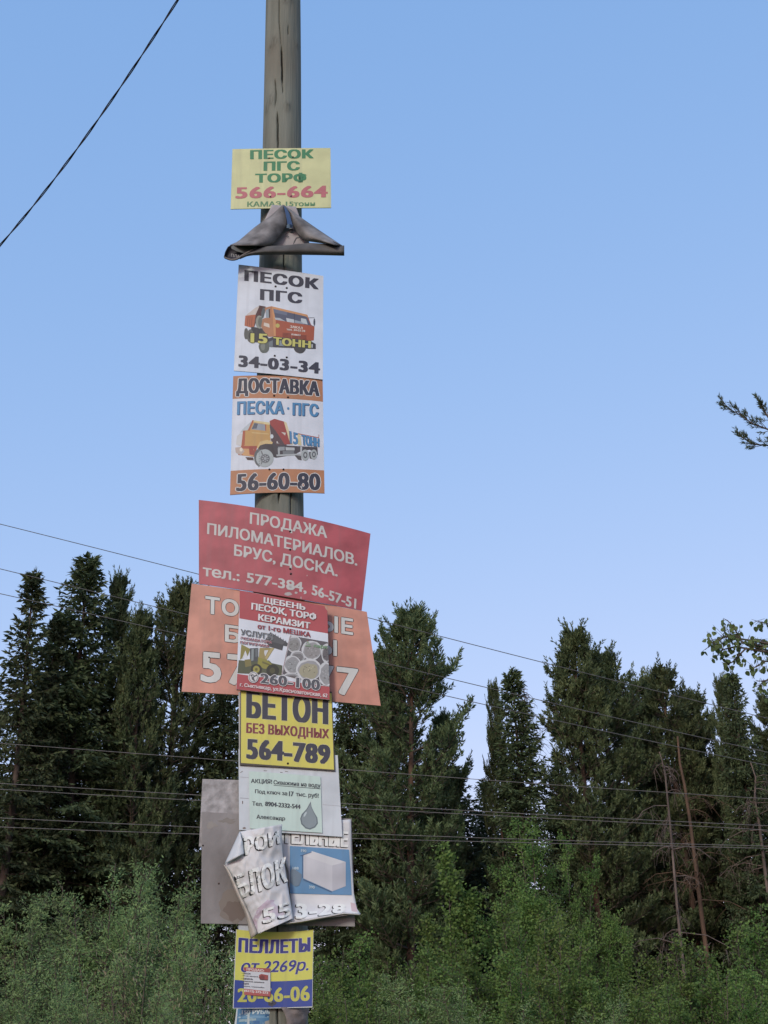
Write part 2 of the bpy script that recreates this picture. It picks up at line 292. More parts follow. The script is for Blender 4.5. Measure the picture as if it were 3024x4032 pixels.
T = [  # kind, top px, distance, width, rotation, label
    ('s', 3, 128, 2250, 36, 1.00, 0.3, 'thin ragged spruce with sky through its branches, nearest the left edge'),
    ('s', 0, 374, 2186, 38, 1.12, 1.0, 'tall full pointed spruce, highest treetop left of the pole'),
    ('s', 1, 228, 2420, 37, .80, 2.0, 'shorter spruce squeezed between the two pointed spruces on the left'),
    ('p', 4, 497, 2290, 39, .55, 0.0, 'thin young pine leader standing clear right of the tallest left spruce'),
    ('p', 1, 735, 2335, 40, .95, 0.6, 'bushy pine with brush top just left of the orange board'),
    ('p', 0, 590, 2420, 38, .75, 2.2, 'slim pine between the tallest left spruce and the bushy pine by the orange board'),
    ('s', 2, 300, 2560, 41, 1.0, 3.0, 'dark spruce low behind the two pointed spruces on the left'),
    ('s', 1, -60, 2620, 37, 1.1, 4.0, 'spruce cut by the left edge of the picture with sky gaps beside it'),
    ('s', 0, 560, 2700, 42, 1.1, 4.2, 'dark spruce under the bushy pine, left of the grey boards'),
    ('s', 2, 880, 2560, 40, .9, 5.0, 'spruce hidden behind the orange board except for its dark foot'),
    ('s', 2, 1370, 2560, 39, .82, 0.2, 'dark spruce right beside the grey white board on the pole'),
    ('p', 1, 1590, 2425, 38, 1.02, 1.2, 'broad tall pine with brush top right of the orange board'),
    ('p', 3, 1500, 2560, 40, .72, 2.9, 'smaller pine peeping out beside the right edge of the orange board'),
    ('p', 2, 1730, 2830, 41, .8, 4.4, 'pine with a long arm reaching right, lower right of the broad pine'),
    ('p', 3, 1930, 2705, 40, .36, 1.7, 'narrow young pine just left of the small pointed spruce'),
    ('s', 1, 2004, 2630, 38.5, 1.05, 2.6, 'small pointed spruce standing alone between the pine groups'),
    ('p', 0, 2288, 2500, 39, 1.0, 3.3, 'tallest pine of the right hand group, dense with upright shoots'),
    ('p', 1, 2398, 2575, 40, 1.0, 5.2, 'pine with double brush top right behind the tallest right hand pine'),
    ('p', 2, 2604, 2620, 41, 1.05, 0.9, 'airy pine with loose brush tips above the two bare orange trunks'),
    ('p', 4, 2500, 2690, 43, .95, 2.0, 'pine filling the notch between the tallest right hand pine and the airy pine'),
    ('p', 4, 2705, 2730, 42, .95, 4.0, 'lower pine right of the airy pine, thin top'),
    ('s', 2, 2885, 2640, 38, .72, 1.4, 'bright green spruce with dense crown near the right edge'),
    ('p', 3, 2820, 2680, 40, .5, 2.2, 'slender brush topped pine left of the bright green spruce'),
    ('p', 0, 3010, 2740, 40, .9, 0.4, 'pine cut by the right edge of the picture'),
    ('s', 3, 1290, 2900, 44, 1.0, 1.9, 'spruce standing behind the pole and its boards'),
    ('s', 0, 1660, 3000, 45, 1.0, 2.8, 'dark spruce low behind the broad pine'),
    ('s', 2, 2190, 2950, 43, .8, 3.9, 'dark spruce low behind the tallest right hand pine'),
    ('s', 1, 2420, 3060, 40, 1.0, 5.0, 'dark spruce under the right hand pines, left of the bare trunks'),
    ('s', 0, 2800, 3000, 42, 1.0, 0.6, 'dark spruce right of the two bare orange trunks'),
    ('s', 2, 120, 2800, 42, 1.0, 0.1, 'dark spruce low at the left, behind the willow thicket'),
    ('s', 3, 720, 2950, 43, 1.1, 2.4, 'dark spruce low behind the two grey boards'),
    ('s', 1, 2020, 3080, 42, 1.1, 1.2, 'dark spruce behind the green young tree right of centre'),
    ('s', 0, 1790, 3010, 45, 1.2, 1.3, 'dark spruce closing the sky wedge between the broad pine and the small spruce'),
    ('s', 2, 1920, 3060, 47, 1.1, 2.3, 'dark spruce low behind the small pointed spruce'),
    ('s', 0, 1490, 2950, 46, 1.1, 3.3, 'dark spruce behind the lower left flank of the broad pine'),
    ('s', 2, 2560, 2930, 46, 1.2, 0.9, 'dark spruce low behind the airy pine'),
    ('s', 0, 2690, 2960, 47, 1.2, 4.4, 'dark spruce low between the airy pine and the bright green spruce'),
    ('s', 2, 460, 2800, 45, 1.2, 5.1, 'dark spruce low behind the tallest left spruce'),
    ('s', 1, 2560, 3330, 47, 1.1, 0.7, 'young dark spruce filling the gap left of the pale dead trunk'),
    ('s', 3, 2720, 3300, 47, 1.2, 1.7, 'young dark spruce behind the foot of the bare orange trunk'),
    ('s', 0, 2320, 3250, 48, 1.1, 2.7, 'young dark spruce behind the narrower young broadleaf tree'),
    ('s', 2, 2900, 3350, 46, 1.1, 3.7, 'young dark spruce left of the crooked dead trunk at the right edge'),
    ('s', 1, 1830, 3330, 48, 1.1, 4.7, 'young dark spruce between the slender birch and the light green tree'),
    ('s', 3, 1180, 3300, 47, 1.2, 5.7, 'young dark spruce directly behind the torn banner'),
    ('s', 0, 420, 3200, 47, 1.1, 0.2, 'young dark spruce behind the highest willow'),
    ('s', 3, 2690, 3440, 44, 1.4, 2.2, 'small dark spruce between the feet of the two leaning bare trunks'),
    ('s', 2, 3020, 2980, 43, 1.0, 3.1, 'dark spruce low at the right edge'),
]
for k, i, px, py, d, wd, rt, lb in T:
    plant(SP[i] if k == 's' else PI_[i], 20., px, py, d, wd, rt, lb, 'spruce' if k == 's' else 'pine', G1)
# bare trunks and the dead trees
def bare(name, pts, d, r0, r1, m, label, seed, nb=26, L=(.5, 2.2), cat='dead tree', zlo=.35, zhi=.98):
    g = np.random.default_rng(seed); P = at(np.array([p[0] for p in pts]), np.array([p[1] for p in pts]), d)
    base = P[0] + (P[0] - P[1]) / (P[0] - P[1])[2] * -P[0][2] if False else np.array([P[0][0] + (P[0][0] - P[-1][0]) / (P[-1][2] - P[0][2]) * P[0][2], d, 0.])
    P = np.vstack([base, P]); o = empty(name, tuple(base), label, cat)
    V, F = tube([(P - base, np.linspace(r0, r1, len(P)))], 8); obj('trunk', np_mesh('bare_trunk', V, F, smooth=True), m, o)
    br = []; zs = np.linspace(0, 1, len(P))
    for _ in range(nb):
        t = g.uniform(zlo, zhi); p = np.array([np.interp(t, zs, P[:, c]) for c in range(3)]) - base
        az = g.uniform(0, 6.28); l = g.uniform(*L) * (1.1 - t); h = np.array([math.cos(az), math.sin(az) * .7, g.uniform(-.3, .25)])
        q = np.array([p, p + h * l * .4 + [0, 0, .05 * l], p + h * l * .75 + [0, 0, -.05 * l], p + h * l + [0, 0, -.28 * l]]); br.append((q, np.array([.018, .013, .009, .005])))
        for _k in range(int(6 * l) + 1):
            u = g.uniform(.3, 1); s0 = p + h * l * u + [0, 0, -.2 * l * u * u]; e = g.normal(size=3) * .22 * l ** .5 + [0, 0, -.22]
            br.append((np.array([s0, s0 + e * .6, s0 + e + [0, 0, -.08]]), np.array([.006, .005, .003])))
    V, F = tube(br, 4); obj('branches', np_mesh('bare_branches', V, F), m, o)
bare('dead_pine', [(2690, 3800), (2665, 3560), (2640, 3260), (2620, 3060), (2606, 2990), (2596, 2960)], 34, .045, .012, M['dead'], 'dead standing pine trunk, pale and bare, left one of the two leaning trunks', 5, 26, (.6, 2.4), zlo=.22, zhi=.8)
bare('bare_pine', [(2762, 3600), (2740, 3411), (2715, 3220), (2695, 3090), (2677, 3005), (2668, 2900)], 38.4, .075, .03, M['pinebark'], 'bare orange pine trunk right of the pale dead trunk', 6, 16, (.8, 3.0), 'pine', zlo=.2, zhi=.6)
bare('dead_pine', [(3015, 3450), (2990, 3250), (2972, 3150), (2975, 3060), (2955, 3000)], 37.5, .06, .015, M['dead'], 'thin crooked dead trunk at the right edge of the picture', 7, 24, (.6, 2.), zlo=.2, zhi=.8)
bare('dead_spruce', [(2105, 3200), (2090, 3000), (2072, 2820), (2062, 2700)], 41, .05, .008, M['dead'], 'dead spruce, reddish grey and needleless, right of the small pointed spruce', 8, 80, (.7, 1.7), zlo=.45)
bare('bare_pine', [(175, 3400), (198, 2990), (208, 2860), (214, 2740)], 37.2, .07, .045, M['pinebark'], 'bare reddish pine trunk showing among the spruces at the left', 9, 16, (.5, 1.6), 'pine', zlo=.5)
# ------------------------------------------------------------------ shrubs and young trees in front of the forest
WI = [make_shrub(31, W=1.4, n=9000), make_shrub(32, W=1.6, n=10500), make_shrub(33, W=1.5, n=9000, catkins=300), make_shrub(34, W=1.25, n=8500, hang=.2)]
BI = [make_shrub(41, W=1.25, leaf=(.066, .046), n=8000, mat='birch', name='broadleaf_shrub', hang=.15), make_shrub(42, W=1.5, leaf=(.064, .046), n=9500, mat='birch', name='broadleaf_shrub', hang=.2),
      make_shrub(43, W=1.0, leaf=(.062, .044), n=6000, mat='birch', name='young_birch', hang=.25, stems=3, narrow=.55, spray=260)]
YT = make_shrub(44, H=9., W=2.2, leaf=(.066, .05), n=15000, mat='birch', name='young_tree', hang=.15, stems=7, spray=300, z0=.42)
Gs = 'shrubs in front of the forest'
SH = [
    (WI[0], 6, 10, 3690, 29, 1.1, 0., 'grey green willow shrub cut by the left edge of the picture', 'willow'),
    (WI[1], 6, 150, 3540, 30, 1.0, 1., 'willow shrub on the sloping left shoulder of the willow thicket', 'willow'),
    (WI[3], 6, 260, 3485, 31, 1.1, 2., 'willow shrub left of the highest willow, below the bare reddish trunk', 'willow'),
    (WI[0], 6, 425, 3400, 30, 1.05, 3., 'highest willow shrub of the left thicket', 'willow'),
    (WI[1], 6, 585, 3445, 31, 1.0, 4., 'willow shrub just right of the highest willow', 'willow'),
    (WI[3], 6, 730, 3455, 30, 1.05, 5., 'willow shrub rising against the left edge of the rusty grey board', 'willow'),
    (WI[2], 6, 560, 3640, 26, 1.1, .5, 'willow hung with pale seed catkins, left of the rusty grey board', 'willow'),
    (WI[2], 6, 790, 3640, 25, 1.0, 2.5, 'willow hung with pale seed catkins, beside the yellow and blue sign', 'willow'),
    (WI[0], 6, 330, 3720, 26, 1.15, 1.6, 'low willow in front of the highest willow', 'willow'),
    (WI[1], 6, 90, 3840, 24, 1.1, 2.9, 'low willow in the bottom left corner', 'willow'),
    (WI[3], 6, 950, 3700, 27, 1.0, 3.6, 'willow directly behind the yellow and blue sign', 'willow'),
    (YT, 9, 2060, 3265, 32, .95, 0.4, 'light green young broadleaf tree right of centre, below the small spruce', 'young tree'),
    (YT, 9, 2235, 3330, 33, .8, 2.2, 'young broadleaf tree right beside the light green one, narrower', 'young tree'),
    (BI[2], 6, 1752, 3350, 30, 1.15, 0.5, 'slender young birch with a thin stem under the broad pine', 'birch'),
    (BI[2], 6, 1640, 3620, 28, 1.2, 1.5, 'small slim birch left of the slender young birch', 'birch'),
    (BI[0], 6, 1290, 3740, 27, 1.1, .2, 'green shrub right beside the yellow and blue sign', 'shrub'),
    (BI[1], 6, 1410, 3690, 29, 1.0, 1.2, 'rounded green shrub below the torn white banner', 'shrub'),
    (BI[0], 6, 1530, 3770, 27, 1.0, 2.2, 'low green shrub under the sky gap between trunks', 'shrub'),
    (BI[1], 6, 1680, 3730, 26, 1.1, 3.2, 'green shrub at the foot of the slender young birch', 'shrub'),
    (BI[0], 6, 1850, 3700, 28, 1.1, 4.2, 'green shrub between the slender birch and the light green tree', 'shrub'),
    (BI[1], 6, 1990, 3570, 28, 1.0, 5.2, 'tall green shrub below the light green young tree', 'shrub'),
    (BI[0], 6, 2130, 3560, 27, 1.0, .8, 'tall pointed shrub right of the one below the light green tree', 'shrub'),
    (BI[1], 6, 2270, 3720, 26, 1.1, 1.8, 'bushy green shrub left of the dark hollow in the forest edge', 'shrub'),
    (BI[0], 6, 2470, 3830, 28, 1.0, 2.8, 'low shrub in front of the dark hollow in the forest edge', 'shrub'),
    (BI[2], 6, 2475, 3660, 29, .9, 3.8, 'small young birch in the dark hollow of the forest edge', 'birch'),
    (BI[1], 6, 2570, 3770, 29, 1.0, 4.8, 'shrub left of the foot of the pale dead trunk', 'shrub'),
    (BI[0], 6, 2740, 3760, 28, 1.0, 5.8, 'shrub right of the foot of the pale dead trunk', 'shrub'),
    (BI[1], 6, 2890, 3650, 28, 1.0, 1.1, 'shrub rising below the right dark spruces', 'shrub'),
    (BI[0], 6, 3010, 3560, 29, 1.0, 2.1, 'tall shrub cut by the right edge of the picture', 'shrub'),
    (BI[1], 6, 2960, 3820, 24, 1.1, 3.1, 'shrub in the bottom right corner', 'shrub'),
    (BI[0], 6, 2680, 3880, 23, 1.2, 4.1, 'front shrub on the bottom edge, below the pale dead trunk', 'shrub'),
    (WI[3], 6, 2420, 3900, 23, 1.2, 5.1, 'front willow on the bottom edge, below the dark hollow', 'willow'),
    (BI[1], 6, 2120, 3860, 23, 1.2, .1, 'front shrub on the bottom edge, below the light green tree', 'shrub'),
    (WI[0], 6, 1850, 3870, 23, 1.2, 1.3, 'front willow on the bottom edge, below the slender birch', 'willow'),
    (WI[1], 6, 1560, 3860, 23, 1.2, 2.3, 'front willow on the bottom edge, right of the pole', 'willow'),
    (BI[0], 6, 1330, 3880, 22, 1.1, 3.3, 'front shrub on the bottom edge, nearest the pole on its right', 'shrub'),
    (BI[1], 6, 2655, 3700, 27, 1.1, 0.3, 'shrub in front of the feet of both leaning bare trunks', 'shrub'),
    (BI[1], 6, 2560, 3900, 25, 1.2, 0.9, 'front shrub on the bottom edge, left of the one below the pale dead trunk', 'shrub'),
    (BI[0], 6, 2820, 3790, 26, 1.2, 1.9, 'shrub between the bare trunks and the bottom right corner', 'shrub'),
    (BI[1], 6, 1740, 3800, 25, 1.2, 2.9, 'shrub below the slender young birch, left of the front willow there', 'shrub'),
    (BI[0], 6, 2340, 3800, 26, 1.2, 3.9, 'shrub at the left rim of the dark hollow', 'shrub'),
    (BI[1], 6, 2010, 3760, 25, 1.2, 4.9, 'bright shrub at the foot of the light green young tree', 'shrub'),
    (BI[0], 6, 1450, 3840, 24, 1.2, 5.9, 'shrub on the bottom edge between the pole and the front willow', 'shrub'),
    (WI[3], 6, 640, 3860, 22, 1.2, 4.3, 'front willow on the bottom edge, left of the pole', 'willow'),
    (WI[0], 6, 340, 3900, 22, 1.2, 5.3, 'front willow on the bottom edge, second from the left corner', 'willow'),
]
for pr, hp, px, py, d, wd, rt, lb, ct in SH: plant(pr, float(hp), px, py, d, wd, rt, lb, ct, Gs)
# ------------------------------------------------------------------ branches that reach in from trees right of the frame
def side_pine():
    g = np.random.default_rng(77); d = 12.; o_ = at(3024, 1680, d); base = np.array([o_[0] + 1.5, d, 0.])
    o = empty('pine_tree', tuple(base), 'near pine whose needled boughs reach in at the right edge, high in the sky', 'pine'); B = Blades(g); br = []
    def bough(pts, n, side=.22):
        P = np.array([at(x + 34, y + 14, d + dd) for x, y, dd in pts]) - base; s = np.linspace(0, 1, len(P)); u = np.linspace(0, 1, n)
        Q = np.stack([np.interp(u, s, P[:, c]) for c in range(3)], -1); br.append((Q, np.linspace(.014, .004, n))); br.append((np.array([[0, 0, Q[0][2] - .25], Q[0] * [.5, .5, 1] - [0, 0, .1], Q[0] + (Q[1] - Q[0]) * .3]), np.array([.022, .018, .013])))
        dirv = unit(np.gradient(Q, axis=0))
        for q, dv in zip(Q[n // 6:], dirv[n // 6:]):
            for sd in (-1, 1):
                if g.random() < .28: continue
                e = unit(dv * .8 + np.array([0, sd * .5, .35 + .45 * g.normal()])) * g.uniform(.05, side)
                br.append((np.array([q, q + e]), np.array([.004, .003]))); tufts(B, (q + e * .5)[None], (e + dv * .02)[None], g, 22, .048, .009, .075)
        tufts(B, Q[-3:], dirv[-3:], g, 16, .042, .008, .09)
    bough([(3260, 1740, .3), (3100, 1700, .1), (3000, 1680, 0), (2930, 1655, 0), (2880, 1620, 0), (2828, 1590, 0)], 26)
    bough([(3040, 1690, .1), (2998, 1640, .1), (2972, 1600, .1), (2953, 1565, .1)], 13, .14)
    bough([(3200, 1790, .2), (3060, 1740, 0), (2990, 1740, -.1), (2930, 1735, -.1), (2886, 1708, -.1)], 20, .16)
    bough([(3100, 1830, 0), (3040, 1790, 0), (3018, 1755, 0)], 8, .1)
    bough([(3160, 2480, 0), (3070, 2400, 0), (3026, 2300, 0), (3016, 2240, 0)], 14, .1)
    z = 5.2
    while z < 11:
        for k in range(4):
            az = g.uniform(-1.35, 1.35); L = g.uniform(.7, 1.5) * (1.2 - (z - 5) / 7); h = np.array([math.cos(az), math.sin(az), .35])
            q = np.array([0, 0, z]) + h * (L * np.linspace(.3, 1, 10))[:, None]; br.append((np.vstack([[0, 0, z], q]), np.linspace(.02, .005, 11))); tufts(B, q, h + g.normal(size=(10, 3)) * .5, g, 16, .07, .016, .14)
        z += .4
    tz = np.linspace(0, 11.2, 9); V, F = tube([(np.stack([tz * 0, tz * 0, tz], -1), .13 * (1 - tz / 12) + .01)], 9)
    obj('crown', B.mesh('pine_crown'), M['pine'], o); obj('trunk', np_mesh('pine_trunk', V, F, smooth=True), M['pinebark'], o)
    V, F = tube(br, 5); obj('branches', np_mesh('pine_branches', V, F), M['twig'], o)
side_pine()
def side_aspen():
    g = np.random.default_rng(78); d = 10.; e_ = at(3024, 2600, d); base = np.array([e_[0] + 1.3, d, 0.]); LV, LF = [], []
    o = empty('aspen_tree', tuple(base), 'near aspen whose round leaved twigs reach in at the right edge, above the treetops', 'aspen'); br = []
    def leaf(p, r):
        dn = unit(np.array([g.normal() * .5, g.normal() * .5, -1.])); s = unit(np.cross(dn, g.normal(size=3))); b = len(LV)
        for a, q in ((0, .0), (.55, .25), (1., .75), (1.3, .95), (0, 1.35)):
            pass
        pts = [(0, 0), (.42, .18), (.5, .55), (.3, .9), (0, 1.15), (-.3, .9), (-.5, .55), (-.42, .18)]
        nn = np.cross(dn, s)
        for x, y in pts: LV.append(p + s * x * r + dn * (y * r + .015) + nn * (abs(x) * r * .25))
        LF.append(list(range(b, b + 8)))
    def twig(pts, n, leaves, spread=.05, sub=True):
        P = np.array([at(x, y, d + dd) for x, y, dd in pts]) - base; s = np.linspace(0, 1, len(P)); u = np.linspace(0, 1, n)
        Q = np.stack([np.interp(u, s, P[:, c]) for c in range(3)], -1); br.append((Q, np.linspace(.008, .0025, n))); br.append((np.array([[0, 0, Q[0][2] - .4], Q[0] * [.5, .5, 1] - [0, 0, .15], Q[0] + (Q[1] - Q[0]) * .3]), np.array([.016, .012, .008])))
        for _ in range(int(leaves * 1.5)):
            t = g.uniform(.25, 1) * (n - 1); a = min(n - 2, int(t)); q = Q[a] + (Q[a + 1] - Q[a]) * (t - a); e = g.normal(size=3) * spread
            br.append((np.array([q, q + e]), np.array([.002, .0015]))); leaf(q + e, g.uniform(.030, .046))
    twig([(3200, 2600, .3), (3060, 2570, .1), (2990, 2552, 0), (2945, 2545, 0), (2905, 2515, 0), (2880, 2500, 0)], 12, 34, .06)
    twig([(2925, 2535, 0), (2895, 2480, 0), (2868, 2445, 0), (2850, 2436, 0)], 8, 9, .02)
    twig([(2905, 2515, 0), (2870, 2500, 0), (2840, 2515, 0), (2806, 2535, 0)], 8, 40, .06)
    twig([(2900, 2545, 0), (2870, 2552, 0), (2838, 2560, 0), (2830, 2580, 0)], 6, 12, .03)
    twig([(2940, 2550, 0), (2910, 2580, 0), (2885, 2605, 0), (2868, 2615, 0)], 7, 18, .035)
    twig([(3100, 2600, .1), (3010, 2605, 0), (2975, 2625, 0), (2958, 2640, 0)], 7, 20, .04)
    twig([(3120, 2660, .1), (3040, 2670, 0), (3005, 2685, 0), (2990, 2700, 0)], 7, 22, .04)
    twig([(3090, 2480, .1), (3040, 2460, 0), (3000, 2450, 0), (2978, 2445, 0)], 6, 12, .03)
    twig([(3060, 2570, .1), (3000, 2520, .1), (2970, 2515, 0), (2955, 2530, 0)], 6, 16, .04)
    for _ in range(500):
        z = g.uniform(3.2, 8.2); az = g.uniform(-1.4, 1.4); rr = g.uniform(.1, 1.1); leaf(np.array([.25 + rr * math.cos(az), rr * math.sin(az), z]), g.uniform(.03, .05))
    for _ in range(26):
        z = g.uniform(3., 8.); az = g.uniform(-1.4, 1.4); br.append((np.array([[0, 0, z], [.5 * math.cos(az), .5 * math.sin(az), z + .2], [1.1 * math.cos(az), 1.1 * math.sin(az), z + .35]]), np.array([.015, .01, .004])))
    p0 = np.array([at(3200, 2600, d + .3) - base]); br.append((np.array([[0, 0, p0[0][2] - .3], p0[0]]), np.array([.02, .009])))
    tz = np.linspace(0, 8.6, 9); V, F = tube([(np.stack([np.sin(tz) * .05, tz * 0, tz], -1), .075 * (1 - tz / 9) + .008)], 9)
    obj('foliage', py_mesh('aspen_leaves', LV, LF), M['aspen'], o); obj('trunk', np_mesh('aspen_trunk', V, F, smooth=True), M['bark'], o)
    V, F = tube(br, 4); obj('branches', np_mesh('aspen_twigs', V, F), M['twig'], o)
side_aspen()
# ------------------------------------------------------------------ the wooden pole
PD = 5.2                                   # distance of the pole
_py = np.array([-700, 0, 600, 1060, 1960, 4000, 5600.]); _pc = np.array([1121, 1115, 1110, 1104.6, 1099, 1088, 1078.]); _pw = np.array([119, 136, 151, 169, 191, 250, 292.])
def pole_c(y): return np.interp(y, _py, _pc)
def pole_hw(y): return np.interp(y, _py, _pw) / 2
_zs = at(_pc, _py, PD)
def pole_at_z(z):
    y = np.interp(z, _zs[::-1, 2], _py[::-1]); p = at(pole_c(y), y, PD); q = at(pole_c(y) + pole_hw(y), y, PD)
    return p[..., 0], np.linalg.norm(q - p, axis=-1), y
def front_Y(y):
    """distance of the pole's face at a photograph row"""
    z = at(pole_c(y), y, PD)[..., 2]; return PD - pole_at_z(z)[1]
def pole():
    nz, na = 420, 200; ztop = at(1115, -420, PD)[2]; zs = np.linspace(0, ztop, nz)
    cx, r, yy = pole_at_z(zs); a = np.linspace(-math.pi, math.pi, na, endpoint=False)
    rad = np.repeat(r[:, None], na, 1); col = np.zeros((nz, na))
    for i in range(nz):
        for j in range(0, na):
            v = Vector((math.cos(a[j]) * .9, math.sin(a[j]) * .9, zs[i] * .55))
            rad[i, j] *= 1 + .018 * noise.noise(v * 1.3 + Vector((3, 1, 7))) + .012 * noise.noise(Vector((v.x * 9, v.y * 9, zs[i] * 1.1)))
    # long drying cracks: (rows and columns as seen in the photograph), half width in metres
    cr = [([(1105, -300), (1105, 0), (1104, 150), (1112, 240), (1113, 260)], .0022, .012), ([(1113, 248), (1116, 330), (1117, 395)], .0060, .035), ([(1117, 395), (1120, 430)], .002, .012),
          ([(1087, 370), (1090, 400), (1092, 440), (1088, 480)], .0036, .022), ([(1097, 500), (1099, 585), (1100, 640)], .0060, .035), ([(1139, 165), (1140, 195)], .003, .018),
          ([(1124, 985), (1125, 1075), (1126, 1120)], .0042, .025), ([(1107, 1930), (1110, 1965), (1106, 1990), (1104, 2030)], .0045, .028), ([(1150, 1300), (1152, 1700), (1150, 2300)], .003, .02), ([(1100, 3620), (1106, 4300)], .004, .02)]
    for pts, hw, dep in cr:
        ys = np.array([p[1] for p in pts], float); xs = np.array([p[0] for p in pts], float)
        m = (yy >= ys[0]) & (yy <= ys[-1]); s = (np.interp(yy, ys, xs) - pole_c(yy)) / pole_hw(yy); ang = np.arcsin(np.clip(s, -.98, .98))
        u = np.clip((yy - ys[0]) / (ys[-1] - ys[0]), 0, 1); taper = np.minimum(1, 5 * np.minimum(u, 1 - u) + .15)
        for i in np.where(m)[0]:
            dist = np.abs(a - ang[i]) * r[i]; k = np.clip(1 - dist / (hw * .62 * taper[i] + .0016), 0, 1); rad[i] -= dep * np.minimum(1, k * 1.8) * taper[i]; col[i] = np.maximum(col[i], k * .9)
    for kx, ky, kr in [(1072, 233, 22), (1172, 205, 20), (1056, 462, 26), (1140, 465, 16), (1150, 45, 20), (1135, 470, 22), (1086, 1998, 26), (1085, 215, 30), (1128, 55, 24), (1070, 440, 30)]:
        s = (kx - pole_c(ky)) / pole_hw(ky); an = math.asin(max(-.97, min(.97, s))); z0 = at(kx, ky, PD)[2]
        for i in np.where(np.abs(zs - z0) < .22)[0]:
            dd = np.hypot((a - an) * r[i], (zs[i] - z0) * .6); k = np.exp(-(dd / (kr * .0009)) ** 2); rad[i] += .004 * k; col[i] = np.maximum(col[i],   .5 * k * (.6 + .4 * np.sin(dd * 420)))
    X = cx[:, None] + rad * np.sin(a)[None]; Y = PD - rad * np.cos(a)[None]; Z = np.repeat(zs[:, None], na, 1)
    b = np.array([cx[0], PD, 0]); V = np.stack([X, Y, Z], -1).reshape(-1, 3) - b
    i = np.arange(nz - 1)[:, None] * na; j = np.arange(na)[None]; j2 = (j + 1) % na
    F = np.stack([i + j, i + j2, i + na + j2, i + na + j], -1).reshape(-1, 4); me = np_mesh('pole', V, F, smooth=True)
    at_ = me.attributes.new('stain', 'FLOAT', 'POINT'); at_.data.foreach_set('value', col.astype(np.float32).ravel())  # darker tone on the knots and inside the crack grooves
    m = mat_noise('weathered_pole_wood', (.125, .142, .115), (.215, .232, .192), 7, .9, detail=10, stretch=(3.2, 3.2, .16), bump=.5, bscale=30, lo=.3, hi=.7, spec=.15)
    t = m.node_tree; bs = t.nodes['Principled BSDF']; src = bs.inputs['Base Color'].links[0].from_socket
    n2 = t.nodes.new('ShaderNodeTexNoise'); n2.inputs['Scale'].default_value = 2.6; n2.inputs['Detail'].default_value = 6; tc = t.nodes['Texture Coordinate']; t.links.new(tc.outputs['Object'], n2.inputs[0])
    rr = t.nodes.new('ShaderNodeValToRGB'); rr.color_ramp.elements[0].position = .42; rr.color_ramp.elements[1].position = .72; rr.color_ramp.elements[0].color = (0, 0, 0, 1); rr.color_ramp.elements[1].color = (.55, .55, .55, 1); t.links.new(n2.outputs[0], rr.inputs[0])
    m1 = t.nodes.new('ShaderNodeMix'); m1.data_type = 'RGBA'; t.links.new(rr.outputs[0], m1.inputs[0]); t.links.new(src, m1.inputs[6]); m1.inputs[7].default_value = (.155, .140, .105, 1)
    av = t.nodes.new('ShaderNodeAttribute'); av.attribute_name = 'stain'; mm = t.nodes.new('ShaderNodeMix'); mm.data_type = 'RGBA'
    t.links.new(av.outputs['Fac'], mm.inputs[0]); t.links.new(m1.outputs[2], mm.inputs[6]); mm.inputs[7].default_value = (.035, .028, .02, 1); t.links.new(mm.outputs[2], bs.inputs['Base Color'])
    o = obj('wooden_pole', me, m); o.location = b
    tag(o, 'tall weathered grey wooden utility pole, cracked, covered with advertising signs', 'pole')
pole()
